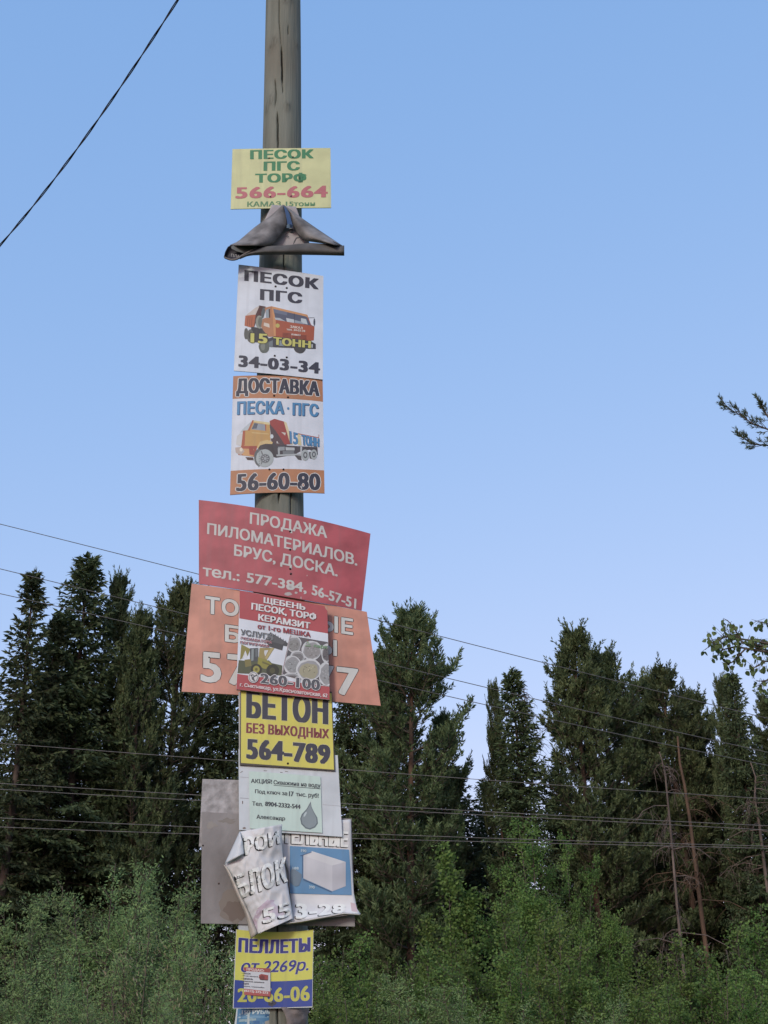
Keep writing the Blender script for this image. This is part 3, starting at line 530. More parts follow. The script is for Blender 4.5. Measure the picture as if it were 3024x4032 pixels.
# ------------------------------------------------------------------ sign building
class Sign:
    """A sheet nailed to the pole. q: its four corners TL TR BR BL in the photograph, gap: metres in front of the pole face,
    bend: metres the side edges stand behind the middle, bow: rows the middle rises above the straight edge (top, bottom)."""
    def __init__(s, name, q, gap, label, cat, region, bend=0., bow=(0, 0), board=(205, 200, 208), thick=.004, edge=None, group='advertising signs on the wooden pole', nx=48, ny=16, boardname='board', dirt=.10, bgrid=None, tilt=0.):
        s.rx, s.ry, s.k = region[0], region[1], region[2]; s.q = [np.array(s.px(p)) for p in q]; s.bend, s.bow, s.gap, s.tilt = bend, bow, gap, tilt
        cy = sum(p[1] for p in s.q) / 4; s.Yc = float(front_Y(cy)); s.slope = float((front_Y(s.q[0][1]) - front_Y(s.q[3][1])) / (s.q[0][1] - s.q[3][1]))
        s.cy = cy; s.org = at(*((s.q[2] + s.q[3]) / 2), s.Yc - gap); s.o = empty(name, tuple(s.org), label, cat, group); s.lay = 0
        u, v = np.meshgrid(np.linspace(0, 1, nx + 1), np.linspace(0, 1, ny + 1)); P = s.uv(u, v); pts = s.lift(P, 0)
        n = (nx + 1) * (ny + 1); V = np.concatenate([pts.reshape(-1, 3), (pts + [0, thick, 0]).reshape(-1, 3)]); F, mi = [], []
        for j in range(ny):
            for i in range(nx):
                a = j * (nx + 1) + i; F.append((a, a + nx + 1, a + nx + 2, a + 1)); F.append((n + a, n + a + 1, n + a + nx + 2, n + a + nx + 1)); mi += [0, 1]
        rim = [i for i in range(nx + 1)] + [j * (nx + 1) + nx for j in range(1, ny + 1)] + [ny * (nx + 1) + i for i in range(nx - 1, -1, -1)] + [j * (nx + 1) for j in range(ny - 1, 0, -1)]
        for a, b in zip(rim, rim[1:] + rim[:1]): F.append((a, b, n + b, n + a)); mi.append(1)
        bm_ = board if not isinstance(board, tuple) else paint(board, dirt)
        s.board = obj(boardname, py_mesh(boardname, V, F, mi, off=s.org), [bm_, paint(edge or (150, 140, 130), .3)], s.o)
    def px(s, p): return (s.rx + p[0] * s.k, s.ry + p[1] * s.k)
    def bowf(s, u, v): return (s.bow[0] * (1 - v) + s.bow[1] * v) * 4 * u * (1 - u)
    def uv(s, u, v):
        u = np.asarray(u, float); v = np.asarray(v, float); q = s.q
        P = (1 - v)[..., None] * ((1 - u)[..., None] * q[0] + u[..., None] * q[1]) + v[..., None] * ((1 - u)[..., None] * q[3] + u[..., None] * q[2])
        P[..., 1] -= s.bowf(u, v); return P
    def inv(s, P):
        """photograph pixel -> (u,v) on the sheet"""
        P = np.asarray(P, float); u = np.full(P.shape[:-1], .5); v = u.copy()
        for _ in range(12):
            E = P - s.uv(u, v); h = 1e-3; du = (s.uv(u + h, v) - s.uv(u, v)) / h; dv = (s.uv(u, v + h) - s.uv(u, v)) / h
            det = du[..., 0] * dv[..., 1] - du[..., 1] * dv[..., 0]; u = u + (E[..., 0] * dv[..., 1] - E[..., 1] * dv[..., 0]) / det; v = v + (du[..., 0] * E[..., 1] - du[..., 1] * E[..., 0]) / det
        return u, v
    def depth(s, P):
        u, v = s.inv(P); return s.Yc + s.slope * (P[..., 1] - s.cy) - s.gap + s.bend * ((2 * u - 1) ** 2) + s.tilt * (u - .5)
    def lift(s, P, off):
        P = np.asarray(P, float); return at(P[..., 0], P[..., 1], s.depth(P) - off)
    # ---- flat printing
    def bowshift(s, P):
        u, v = s.inv(P); P = P.copy(); P[..., 1] += s.bowf(np.clip(u, 0, 1), v); return P
    def poly(s, shapes, name='picture', clip=None, lab=None):
        """shapes: list of (points in crop coordinates, colour); later ones lie on top"""
        bm = bmesh.new(); mats, idx = [], {}
        for k, (pts, c) in enumerate(shapes):
            P = [tuple(p) for p in pts]
            if clip: P = clip_poly(P, clip)
            if len(P) < 3: continue
            A, G = cut_poly(np.array([s.px(p) for p in P]), 16. if (s.bend or s.bow[0]) else 1e4); W = s.lift(A, .0005 + s.lay + k * .000015) - s.org
            if c not in idx: idx[c] = len(mats); mats.append(paint(c, .08))
            vs = [bm.verts.new(tuple(x)) for x in W]
            for g_ in G: bm.faces.new([vs[i] for i in g_]).material_index = idx[c]
        bmesh.ops.triangulate(bm, faces=bm.faces[:])
        me = bpy.data.meshes.new(name); bm.to_mesh(me); bm.free(); o = obj(name, me, mats, s.o); s.lay += .0001 + len(shapes) * .000015
        if lab: o['label'] = lab
        return o
    def band(s, v0, v1, c, u0=0, u1=1, n=48, name='printed_band'):
        u = np.linspace(u0, u1, n + 1); f0 = v0 if not callable(v0) else None
        A = s.uv(u, np.full(n + 1, v0)); B = s.uv(u, np.full(n + 1, v1)); P = np.concatenate([A, B]); W = s.lift(P, .0003)
        F = [(i, n + 1 + i, n + 2 + i, i + 1) for i in range(n)]
        return obj(name, py_mesh(name, W, F, off=s.org), paint(c), s.o)
    def text(s, body, q, c, bold=(0, 0), out=None, shear=0., cut=0., spacing=1., name='lettering', lw=None):
        """q: cap-top left, cap-top right, base left, base right in crop coordinates"""
        V, F = glyphs(body, shear, spacing * (1.12 if bold[0] > 8.5 else 1.07 if bold[0] > 4.5 else 1.)); C = [np.array(s.px(p), float) for p in q]
        C = [C[i] + s.bowf(*[np.clip(x, 0, 1) for x in s.inv(C[i])]) * np.array([0, 1.]) for i in range(4)]
        bx, by = bold; ex = (C[1] - C[0]) / np.linalg.norm(C[1] - C[0]); ey = (C[2] - C[0]) / np.linalg.norm(C[2] - C[0])
        C = [C[0] + ex * bx / 2 + ey * by / 2, C[1] - ex * bx / 2 + ey * by / 2, C[2] + ex * bx / 2 - ey * by / 2, C[3] - ex * bx / 2 - ey * by / 2]
        u, v = V[:, 0:1], V[:, 1:2]; P = (1 - v) * ((1 - u) * C[2] + u * C[3]) + v * ((1 - u) * C[0] + u * C[1])
        uu, vv = s.inv(P); P[:, 1] -= s.bowf(np.clip(uu, 0, 1), vv)
        if not cut and s.bend: cut = 14.
        if cut: P, F = cut_mesh(P, F, cut)
        isl = islands(len(P), F)
        def copies(shifts, base, slot):
            for k, (dx, dy) in enumerate(shifts):
                Q = P + ex * dx + ey * dy; W = s.lift(Q, 0); d = base + s.lay + k * .000012 + isl * .000004
                W = at(Q[:, 0], Q[:, 1], s.depth(Q) - d); b = sum(len(x) for x in VV); VV.append(W); FF.extend([tuple(i + b for i in f) for f in F]); MI.extend([slot] * len(F))
        VV, FF, MI = [], [], []; nx = max(1, int(math.ceil(bx / 1.6))) if bx else 0; ny = 1 if by else 0
        sh = [(x, y) for y in (np.linspace(-by / 2, by / 2, 2 if by < 4 else 3) if ny else [0]) for x in (np.linspace(-bx / 2, bx / 2, nx + 1) if nx else [0])]
        mats = [paint(c, .08)]
        if out:
            oc, w_ = out[0], out[1]; ox, oy = (out[2], out[3]) if len(out) > 2 else (0, 0); mats.append(paint(oc, .08))
            copies([((bx / 2 + w_) * math.cos(t) + ox, (by / 2 + w_) * math.sin(t) + oy) for t in np.arange(12) * math.pi / 6], .0007, 1)
            if bx > 8: copies([(x, y) for x in (-bx / 4, 0, bx / 4) for y in (-by / 2 - w_, by / 2 + w_)], .00067, 1)
        copies(sh, .0009, 0)
        s.lay += .00002
        return obj(name, py_mesh(name, np.concatenate(VV), FF, MI, off=s.org), mats, s.o)
    def nail(s, *pts, r=3.6, c=None):
        for p in pts:
            A = np.array(s.px(p)); P = s.lift(A, .002 + s.lay) - s.org; rr = r * np.linalg.norm(P + s.org - [0, 0, CH]) / FPX; V, F = [], []
            prof = [(1., 0.), (1., .35), (.75, .7), (.35, .9)]
            for ra, h in prof:
                for k in range(10): t = k * math.pi / 5; V.append((P[0] + math.cos(t) * rr * ra, P[1] + .0025 - h * rr * 1.1, P[2] + math.sin(t) * rr * ra))
            for i in range(3):
                for k in range(10): F.append((i * 10 + k, i * 10 + (k + 1) % 10, i * 10 + 10 + (k + 1) % 10, i * 10 + 10 + k))
            F.append(tuple(range(30, 40))); obj('nail', py_mesh('nail', V, F), c or M['steel'], s.o)
_gl = {}
def glyphs(body, shear=0., spacing=1.):
    """flat filled letters; x scaled to 0..1 over the word, y so that capitals run 0..1"""
    key = (body, shear, spacing)
    if key in _gl: return _gl[key]
    def mk(tx):
        cu = bpy.data.curves.new('txt', 'FONT'); cu.body = tx; cu.resolution_u = 3; cu.shear = shear; cu.space_character = spacing; cu.fill_mode = 'FRONT'
        o = bpy.data.objects.new('txt', cu); COL.objects.link(o); dg = bpy.context.evaluated_depsgraph_get(); me = bpy.data.meshes.new_from_object(o.evaluated_get(dg))
        V = np.array([v.co[:2] for v in me.vertices]); F = [tuple(p.vertices) for p in me.polygons]
        bpy.data.objects.remove(o); bpy.data.curves.remove(cu); bpy.data.meshes.remove(me); return V, F
    if 'cap' not in _gl: _gl['cap'] = mk('Н')[0][:, 1].max()
    V, F = mk(body); V[:, 0] = (V[:, 0] - V[:, 0].min()) / (V[:, 0].max() - V[:, 0].min()); V[:, 1] /= _gl['cap']
    _gl[key] = (V, F); return V, F
def islands(n, F):
    p = list(range(n))
    def f(a):
        while p[a] != a: p[a] = p[p[a]]; a = p[a]
        return a
    for q in F:
        for b in q[1:]: p[f(b)] = f(q[0])
    r = [f(i) for i in range(n)]; o = {k: i % 3 for i, k in enumerate(sorted(set(r)))}
    return np.array([o[k] for k in r])
def cut_mesh(P, F, step):
    bm = bmesh.new(); vs = [bm.verts.new((x, y, 0)) for x, y in P]
    for f in F:
        try: bm.faces.new([vs[i] for i in f])
        except ValueError: pass
    for ax in (0, 1):
        lo, hi = P[:, ax].min(), P[:, ax].max()
        for c in np.arange(lo + step, hi, step):
            n = Vector((1, 0, 0)) if ax == 0 else Vector((0, 1, 0)); bmesh.ops.bisect_plane(bm, geom=bm.verts[:] + bm.edges[:] + bm.faces[:], plane_co=n * c, plane_no=n)
    bm.verts.index_update(); Q = np.array([v.co[:2] for v in bm.verts]); G = [tuple(v.index for v in f.verts) for f in bm.faces]; bm.free(); return Q, G
def cut_poly(A, step):
    bm = bmesh.new(); bm.faces.new([bm.verts.new((x, y, 0)) for x, y in A]); bm.normal_update()
    if bm.faces[:][0].normal.z > 0: bmesh.ops.reverse_faces(bm, faces=bm.faces[:])
    bmesh.ops.triangulate(bm, faces=bm.faces[:])
    for c in np.arange(math.floor(A[:, 0].min() / step) * step + step, A[:, 0].max(), step):
        bmesh.ops.bisect_plane(bm, geom=bm.verts[:] + bm.edges[:] + bm.faces[:], plane_co=(c, 0, 0), plane_no=(1, 0, 0))
    bm.verts.index_update(); Q = np.array([v.co[:2] for v in bm.verts]); G = [tuple(v.index for v in f.verts) for f in bm.faces]; bm.free(); return Q, G
def clip_poly(P, C):
    out = P
    for i in range(len(C)):
        a, b = C[i], C[(i + 1) % len(C)]; inp, out = out, []
        if not inp: break
        side = lambda p: (b[0] - a[0]) * (p[1] - a[1]) - (b[1] - a[1]) * (p[0] - a[0])
        for j in range(len(inp)):
            p, q = inp[j - 1], inp[j]; sp, sq = side(p), side(q)
            if (sp >= 0) != (sq >= 0): t = sp / (sp - sq); out.append((p[0] + t * (q[0] - p[0]), p[1] + t * (q[1] - p[1])))
            if sq >= 0: out.append(q)
    return out
def ell(cx, cy, rx, ry, n=22, rot=0.):
    return [(cx + rx * math.cos(t) * math.cos(rot) - ry * math.sin(t) * math.sin(rot), cy + rx * math.cos(t) * math.sin(rot) + ry * math.sin(t) * math.cos(rot)) for t in np.arange(n) * 2 * math.pi / n]
def blob(cx, cy, rx, ry, seed, n=26, j=.10):
    g = random.Random(seed); ph = [g.uniform(0, 6.3) for _ in range(3)]
    return [(cx + rx * math.cos(t) * (1 + j * math.sin(3 * t + ph[0]) + j * .6 * math.sin(7 * t + ph[1])), cy + ry * math.sin(t) * (1 + j * math.sin(4 * t + ph[2]) + j * .5 * math.sin(9 * t + ph[0]))) for t in np.arange(n) * 2 * math.pi / n]
def rect(q, W): return q
DK = (46, 46, 62)
# ---- 1 yellow sign, topmost
s = Sign('advertising_sign', [(208, 130), (1275, 118), (1282, 768), (188, 783)], .012, 'pale yellow sign with green words and a red phone number, topmost on the pole', 'sign', (840, 540, .36166), bend=.012, bow=(1, 1), board=(220, 214, 142), edge=(190, 186, 150))
GR, RD = (62, 146, 92), (212, 104, 112)
s.text('ПЕСОК', [(400, 142), (1092, 132), (400, 240), (1092, 230)], GR, (8, 1.5)); s.text('ПГС', [(548, 266), (942, 260), (546, 366), (942, 361)], GR, (8, 1.5))
s.text('ТОРФ', [(455, 398), (1030, 392), (455, 495), (1030, 489)], GR, (8, 1.5)); s.text('566-664', [(245, 540), (1245, 521), (240, 668), (1245, 654)], RD, (9, 2)); s.text('КАМАЗ 15тонн', [(370, 701), (1107, 698), (368, 758), (1107, 748)], (96, 150, 98), (2, .4))
s.nail((608, 228), (866, 215), (622, 647), (847, 642))
# ---- 2 white sign with the dumper truck
s = Sign('advertising_sign', [(215, 78), (1418, 240), (1411, 1711), (147, 1585)], .014, 'white sign with an orange dump truck seen from the front and black words', 'sign', (880, 1020, .27728), bend=.012, bow=(2, 2), board=(206, 203, 214), edge=(185, 183, 190))
s.text('ПЕСОК', [(298, 155), (1355, 281), (295, 307), (1350, 432)], DK, (10, 2)); s.text('ПГС', [(520, 424), (1120, 480), (517, 577), (1118, 634)], DK, (10, 2)); s.text('34-03-34', [(215, 1357), (1372, 1462), (210, 1527), (1370, 1630)], DK, (9, 2.5))
OR, OR2, RO = (216, 132, 72), (224, 146, 86), (188, 80, 48)
s.poly([([(455, 700), (510, 658), (600, 675), (590, 760), (545, 800), (480, 850), (430, 985), (400, 985)], (84, 40, 40)), ([(340, 780), (455, 690), (512, 664), (455, 790), (430, 795), (315, 808)], (208, 192, 186)),
        ([(310, 805), (430, 790), (457, 790), (430, 985), (298, 945)], (202, 98, 58))] + [([(318 + i * 28, 815), (326 + i * 28, 815), (312 + i * 30, 952), (304 + i * 30, 950)], (146, 66, 44)) for i in range(1, 4)] +
       [([(395, 960), (560, 985), (645, 1130), (640, 1190), (370, 1180)], (56, 54, 60)), (blob(322, 1060, 30, 82, 1, j=.03), (92, 92, 88)), (blob(380, 1090, 50, 92, 2, j=.03), (98, 98, 92)), (blob(384, 1090, 26, 56, 2, j=.03), (60, 60, 60)),
        (blob(510, 895, 54, 92, 3, j=.03), (150, 152, 140)), (blob(520, 895, 30, 70, 3, j=.03), (110, 112, 104)), ([(560, 690), (605, 690), (570, 830), (540, 850), (535, 760)], (80, 92, 98)),
        ([(585, 690), (690, 668), (735, 1100), (640, 1105), (570, 1020), (535, 960), (555, 850), (610, 830)], OR), ([(598, 722), (662, 700), (664, 832), (604, 838)], (150, 160, 172)), ([(640, 715), (662, 705), (664, 832), (646, 834)], (92, 62, 52)),
        ([(575, 900), (650, 920), (655, 975), (570, 945)], (226, 206, 190)), ([(690, 672), (1190, 790), (1242, 930), (1292, 962), (1282, 1152), (1230, 1162), (720, 1097)], RO), ([(690, 672), (1190, 790), (1200, 832), (700, 706)], OR2), ([(690, 672), (706, 676), (742, 870), (742, 1095), (716, 1092)], OR2),
        ([(706, 706), (1180, 818), (1245, 946), (742, 862)], (82, 88, 116)), ([(706, 706), (900, 752), (900, 800), (716, 760)], (104, 112, 140)), ([(890, 836), (1000, 858), (1010, 908), (900, 890)], (196, 200, 210)), ([(720, 830), (800, 838), (880, 885), (742, 862)], (176, 184, 196)), ([(1100, 838), (1172, 852), (1196, 930), (1100, 905)], (190, 196, 206)), ([(1010, 866), (1100, 886), (1150, 925), (1010, 905)], (150, 160, 178)),
        ([(1000, 772), (1008, 772), (1012, 905), (1004, 905)], (60, 62, 78)), (blob(768, 945, 30, 30, 4, j=.02), (204, 184, 84))] +
       [([(838, 1046 + i * 17), (960, 1060 + i * 17), (960, 1068 + i * 17), (838, 1054 + i * 17)], (110, 42, 34)) for i in range(4)] + [([(1072, 1078 + i * 17), (1180, 1088 + i * 17), (1180, 1096 + i * 17), (1072, 1086 + i * 17)], (110, 42, 34)) for i in range(4)] + [([(975, 1092 + i * 14), (1065, 1101 + i * 14), (1065, 1108 + i * 14), (975, 1099 + i * 14)], (110, 42, 34)) for i in range(3)] +
       [(blob(577, 1245, 76, 90, 5, j=.03), (98, 104, 96)), (blob(560, 1245, 30, 52, 5, j=.05), (130, 134, 124)), (blob(1085, 1262, 84, 76, 6, j=.02), (66, 66, 68)), ([(640, 1125), (720, 1100), (1240, 1165), (1310, 1206), (1310, 1276), (740, 1252), (650, 1246)], (62, 64, 76)), ([(760, 1150), (860, 1162), (860, 1236), (770, 1230)], (140, 150, 160)), ([(1230, 1205), (1268, 1210), (1266, 1260), (1230, 1256)], (196, 196, 200)),
        ([(640, 1180), (700, 1150), (700, 1250), (650, 1246)], (112, 122, 132)), (ell(1290, 895, 13, 52), (70, 76, 96)), ([(1195, 830), (1290, 828), (1290, 834), (1200, 838)], (120, 120, 130)), ([(1245, 946), (1290, 950), (1290, 956), (1245, 954)], (120, 120, 130))], 'truck_picture')
s.text('ЗАКАЗ', [(948, 940), (1128, 965), (942, 975), (1122, 996)], (232, 214, 204), (1.2, 0)); s.text('тел. 34-03-34', [(895, 980), (1162, 1005), (893, 1010), (1160, 1038)], (232, 214, 204), (1, 0)); s.text('КАМАЗ', [(966, 1058), (1096, 1072), (964, 1080), (1092, 1092)], (236, 226, 220), (1.2, 0))
YL = (214, 204, 92)
s.text('15', [(385, 1044), (628, 1056), (383, 1184), (622, 1200)], YL, (7, 2), ((60, 58, 40), 2.2)); s.text('ТОНН', [(708, 1106), (1243, 1165), (706, 1214), (1240, 1266)], YL, (6, 1.5), ((60, 58, 40), 2.2))
s.nail((738, 385), (897, 407), (727, 1370), (897, 1393), r=4)
# ---- 3 white and orange sign with the side view truck
s = Sign('advertising_sign', [(138, 75), (1408, 130), (1435, 1740), (92, 1762)], .010, 'white sign with orange head and foot bands and a yellow cab truck in side view', 'sign', (880, 1460, .27728), bend=.016, bow=(8, 6.5), board=(204, 200, 212), edge=(185, 180, 186))
s.band(0, .192, (216, 132, 72)); s.band(.798, 1, (216, 134, 72))
WT = (226, 216, 214)
s.text('ДОСТАВКА', [(178, 112), (1366, 157), (178, 322), (1364, 362)], DK, (8.4, 2.4), (WT, 3.2)); s.text('56-60-80', [(187, 1455), (1376, 1450), (177, 1712), (1379, 1698)], DK, (8.4, 2.4), (WT, 3.2))
BL_, BD = (62, 138, 200), (44, 66, 120)
s.text('ПЕСКА', [(195, 436), (860, 432), (190, 624), (860, 614)], BL_, (5, 2), (BD, .8, 2.2, 1.6)); s.text('•', [(902, 470), (936, 472), (902, 590), (936, 592)], BL_); s.text('ПГС', [(980, 452), (1347, 474), (978, 630), (1347, 652)], BL_, (5, 2), (BD, .8, 2.2, 1.6))
YC, TY = (214, 156, 80), (172, 178, 182)
s.poly([([(655, 760), (700, 740), (900, 1060), (1335, 1085), (1340, 1195), (1225, 1120), (1100, 1140), (1010, 1190), (750, 1235), (690, 1080)], (72, 66, 74)), ([(655, 712), (725, 680), (857, 720), (952, 1045), (870, 1048), (740, 850), (662, 760)], (176, 62, 58)), ([(855, 715), (897, 737), (985, 1052), (950, 1046)], (226, 202, 154)), ([(670, 770), (740, 850), (868, 1050), (760, 1062), (672, 990)], (92, 66, 72)), ([(820, 870), (885, 880), (875, 920)], (214, 196, 186)),
        ([(1044, 884), (1350, 944), (1350, 954), (1044, 894)], (196, 84, 66)), ([(1350, 906), (1357, 906), (1357, 956), (1350, 956)], (196, 84, 66)), ([(1050, 900), (1090, 905), (1110, 1060), (1060, 1055)], (228, 206, 150)),
        ([(395, 715), (262, 838), (236, 880), (300, 856), (350, 850)], (188, 194, 204)), ([(240, 885), (190, 930), (178, 1045), (250, 1075), (275, 900)], (208, 202, 202)), ([(410, 700), (655, 735), (668, 990), (520, 1010), (470, 1110), (445, 1222), (215, 1195), (250, 1080), (275, 900), (285, 850), (345, 842)], YC), ([(410, 700), (655, 735), (655, 768), (418, 724)], (228, 204, 146)), ([(410, 700), (432, 706), (372, 850), (345, 850)], (196, 96, 60)),
        ([(436, 738), (588, 762), (594, 852), (392, 830)], (150, 156, 170)), ([(440, 742), (490, 752), (470, 820), (400, 826)], (92, 96, 112)), ([(588, 762), (606, 766), (606, 856), (594, 852)], (188, 84, 62)), ([(275, 850), (310, 850), (300, 1060), (256, 1076)], (196, 88, 56)), ([(400, 870), (640, 890), (640, 905), (405, 884)], (228, 184, 112)),
        ([(250, 1068), (480, 1066), (446, 1222), (206, 1192)], (192, 80, 54)), ([(262, 1104), (432, 1110), (426, 1216), (272, 1202)], (224, 158, 96)), ([(360, 1075), (470, 1070), (440, 1200), (370, 1190)], (176, 66, 52)), ([(166, 1090), (250, 1080), (300, 1140), (250, 1200), (175, 1160)], (196, 170, 160)), (ell(250, 1120, 22, 26), (236, 220, 200)), ([(310, 1225), (420, 1230), (430, 1270), (340, 1265)], (86, 50, 46)),
        ([(480, 1080), (520, 1005), (620, 980), (700, 1012), (692, 1040), (570, 1040), (490, 1120)], (226, 186, 118)), ([(470, 1130), (520, 1060), (600, 1036), (690, 1040), (752, 1235), (700, 1220), (600, 1110)], (66, 60, 66)),
        ([(772, 1080), (870, 1078), (870, 1130), (790, 1134)], (148, 152, 160)), ([(880, 1085), (1010, 1092), (1010, 1130), (885, 1130)], (186, 188, 192)), ([(750, 1190), (1100, 1176), (1100, 1196), (755, 1214)], (176, 180, 186)), ([(840, 1140), (1000, 1134), (1004, 1180), (845, 1186)], (120, 124, 132)), ([(1090, 1080), (1118, 1080), (1110, 1200), (1094, 1200)], (190, 190, 196)), ([(770, 1100), (800, 1100), (800, 1200), (776, 1204)], (170, 172, 178)),
        ([(1010, 1200), (1100, 1206), (1110, 1270), (1060, 1260)], (82, 76, 80)), ([(1215, 1150), (1250, 1150), (1250, 1250), (1225, 1240)], (82, 76, 80)), (ell(500, 1230, 66, 120), (96, 100, 104)), (blob(586, 1240, 124, 126, 8, j=.006), TY)] +
       [([(466 + 14 * math.cos(t) + 40, 1240 + 118 * math.sin(t)), (448 + 40 + 14 * math.cos(t), 1246 + 120 * math.sin(t)), (448 + 40 + 14 * math.cos(t), 1256 + 120 * math.sin(t)), (466 + 40 + 14 * math.cos(t), 1250 + 118 * math.sin(t))], (120, 124, 128)) for t in np.linspace(-1.2, 1.2, 9)] +
       [(ell(592, 1246, 70, 66), (128, 132, 138)), (ell(592, 1246, 58, 54), (98, 100, 108))] + [(ell(592 + 40 * math.cos(t), 1246 + 38 * math.sin(t), 9, 9, 8), (180, 182, 188)) for t in np.arange(8) * math.pi / 4] + [(ell(592, 1246, 22, 21), (160, 164, 170)),
        (ell(1160, 1196, 56, 78), TY), (ell(1162, 1196, 30, 46), (96, 98, 104)), (ell(1162, 1196, 15, 24), (180, 182, 188)), (ell(1282, 1187, 48, 70), TY), (ell(1284, 1187, 27, 42), (96, 98, 104)), (ell(1284, 1187, 13, 22), (180, 182, 188)), (ell(686, 932, 24, 30), (206, 214, 224)), ([(756, 1000), (766, 1000), (770, 1022), (800, 1030), (756, 1030)], (220, 216, 216))], 'truck_picture')
s.text('15', [(940, 842), (1060, 876), (948, 1030), (1060, 1042)], BL_, (3, 1), (BD, .6, -1.4, .8)); s.text('ТОНН', [(1112, 905), (1364, 962), (1122, 1052), (1364, 1080)], BL_, (3.5, 1), (BD, .6, -1.4, .8))
s.nail((718, 350), (915, 372), (651, 1397), (851, 1397), r=4)
s.poly([([(1085, 1640), (1105, 1632), (1118, 1660), (1112, 1685), (1100, 1660)], (196, 190, 190))], 'scratch')
# ---- 4 red sign, tilted
s = Sign('advertising_sign', [(167, 57), (1535, 326), (1465, 938), (168, 725)], .030, 'wide faded red sign hanging askew with pale lettering in four lines', 'sign', (700, 1940, .49427), bend=.030, bow=(15, 5), board=(180, 88, 94), edge=(150, 80, 84), dirt=.28)
W2 = (204, 196, 194)
s.text('ПРОДАЖА', [(576, 155), (1190, 272), (573, 246), (1190, 362)], W2, (3.4, 1.6)); s.text('ПИЛОМАТЕРИАЛОВ.', [(236, 240), (1430, 492), (233, 328), (1430, 582)], W2, (3.4, 1.6)); s.text('БРУС, ДОСКА.', [(450, 410), (1276, 578), (447, 500), (1274, 668)], W2, (3.4, 1.6))
s.text('тел.:', [(200, 572), (492, 618), (198, 661), (492, 706)], W2, (3.4, 1.6)); s.text('577-384,', [(548, 630), (1028, 716), (546, 712), (1026, 798)], W2, (3.4, 1.6)); s.text('56-57-51', [(1070, 727), (1424, 842), (1066, 810), (1420, 926)], W2, (3.4, 1.6))
s.poly([(blob(900, 752, 34, 22, 1), (186, 170, 170)), (blob(880, 806, 30, 14, 2), (190, 172, 172)), (blob(942, 797, 12, 9, 3), (190, 172, 172)), (blob(1030, 660, 6, 5, 4), (200, 150, 150)), (blob(982, 838, 5, 12, 5), (196, 150, 150))], 'worn_patch')
s.nail((895, 307), (895, 452), (895, 605), (900, 645), r=4.4, c=paint((44, 16, 18)))
# ---- 5 wide orange board
s = Sign('advertising_sign', [(108, 55), (1470, 275), (1578, 1005), (30, 895)], .016, 'wide orange board with white black edged letters, half hidden by the red gravel sign', 'sign', (700, 2270, .50633), bend=.010, bow=(6, 4), board=(216, 134, 100), edge=(214, 176, 150), thick=.012, dirt=.24)
W3, BK = (214, 208, 206), (34, 24, 24)
for tx, q in (('ТО', [(214, 150), (474, 188), (212, 288), (474, 310)]), ('ЫЕ', [(1108, 292), (1364, 330), (1108, 420), (1364, 456)]), ('Б', [(367, 372), (486, 388), (366, 505), (484, 520)]), ('Ы', [(1085, 476), (1238, 496), (1085, 600), (1238, 620)])): s.text(tx, q, W3, (6, 4), (BK, 2.4))
s.text('57', [(180, 568), (566, 602), (176, 815), (562, 852)], W3, (9, 6), (BK, 2.8)); s.text('77', [(1044, 664), (1404, 706), (1050, 892), (1400, 932)], W3, (9, 6), (BK, 2.8))
s.nail((243, 628), r=3.4)
# ---- 7 backing boards and the yellow concrete sign (behind the red gravel sign)
R7 = (760, 2700, .42194)
s = Sign('wooden_board', [(424, 60), (700, 70), (700, 740), (430, 740)], .022, 'narrow white plank showing along the left edge of the yellow sign', 'board', R7, board=(190, 184, 186), edge=(130, 120, 112), thick=.012, group='bare boards nailed to the pole')
s = Sign('advertising_sign', [(442, 10), (1297, 55), (1325, 795), (436, 740)], .042, 'yellow sign in a dark frame with big black letters and a dark red line', 'sign', R7, bend=.0, bow=(1, 1), board=(76, 66, 58), edge=(60, 52, 46), thick=.014, boardname='frame')
s.poly([([(449, 30), (1291, 70), (1315, 783), (447, 720)], (214, 196, 56))], 'yellow_sheet')
CR = (226, 214, 160)
s.text('БЕТОН', [(498, 40), (1263, 112), (496, 298), (1263, 362)], DK, (14, 3.6), (CR, 1.8)); s.text('БЕЗ ВЫХОДНЫХ', [(498, 345), (1270, 406), (496, 440), (1270, 496)], (142, 46, 50), (4.6, 1.2), ((222, 196, 130), 1.)); s.text('564-789', [(499, 483), (1283, 545), (496, 680), (1281, 732)], DK, (12, 3.4), (CR, 1.8))
s.nail((885, 725), r=4.4)
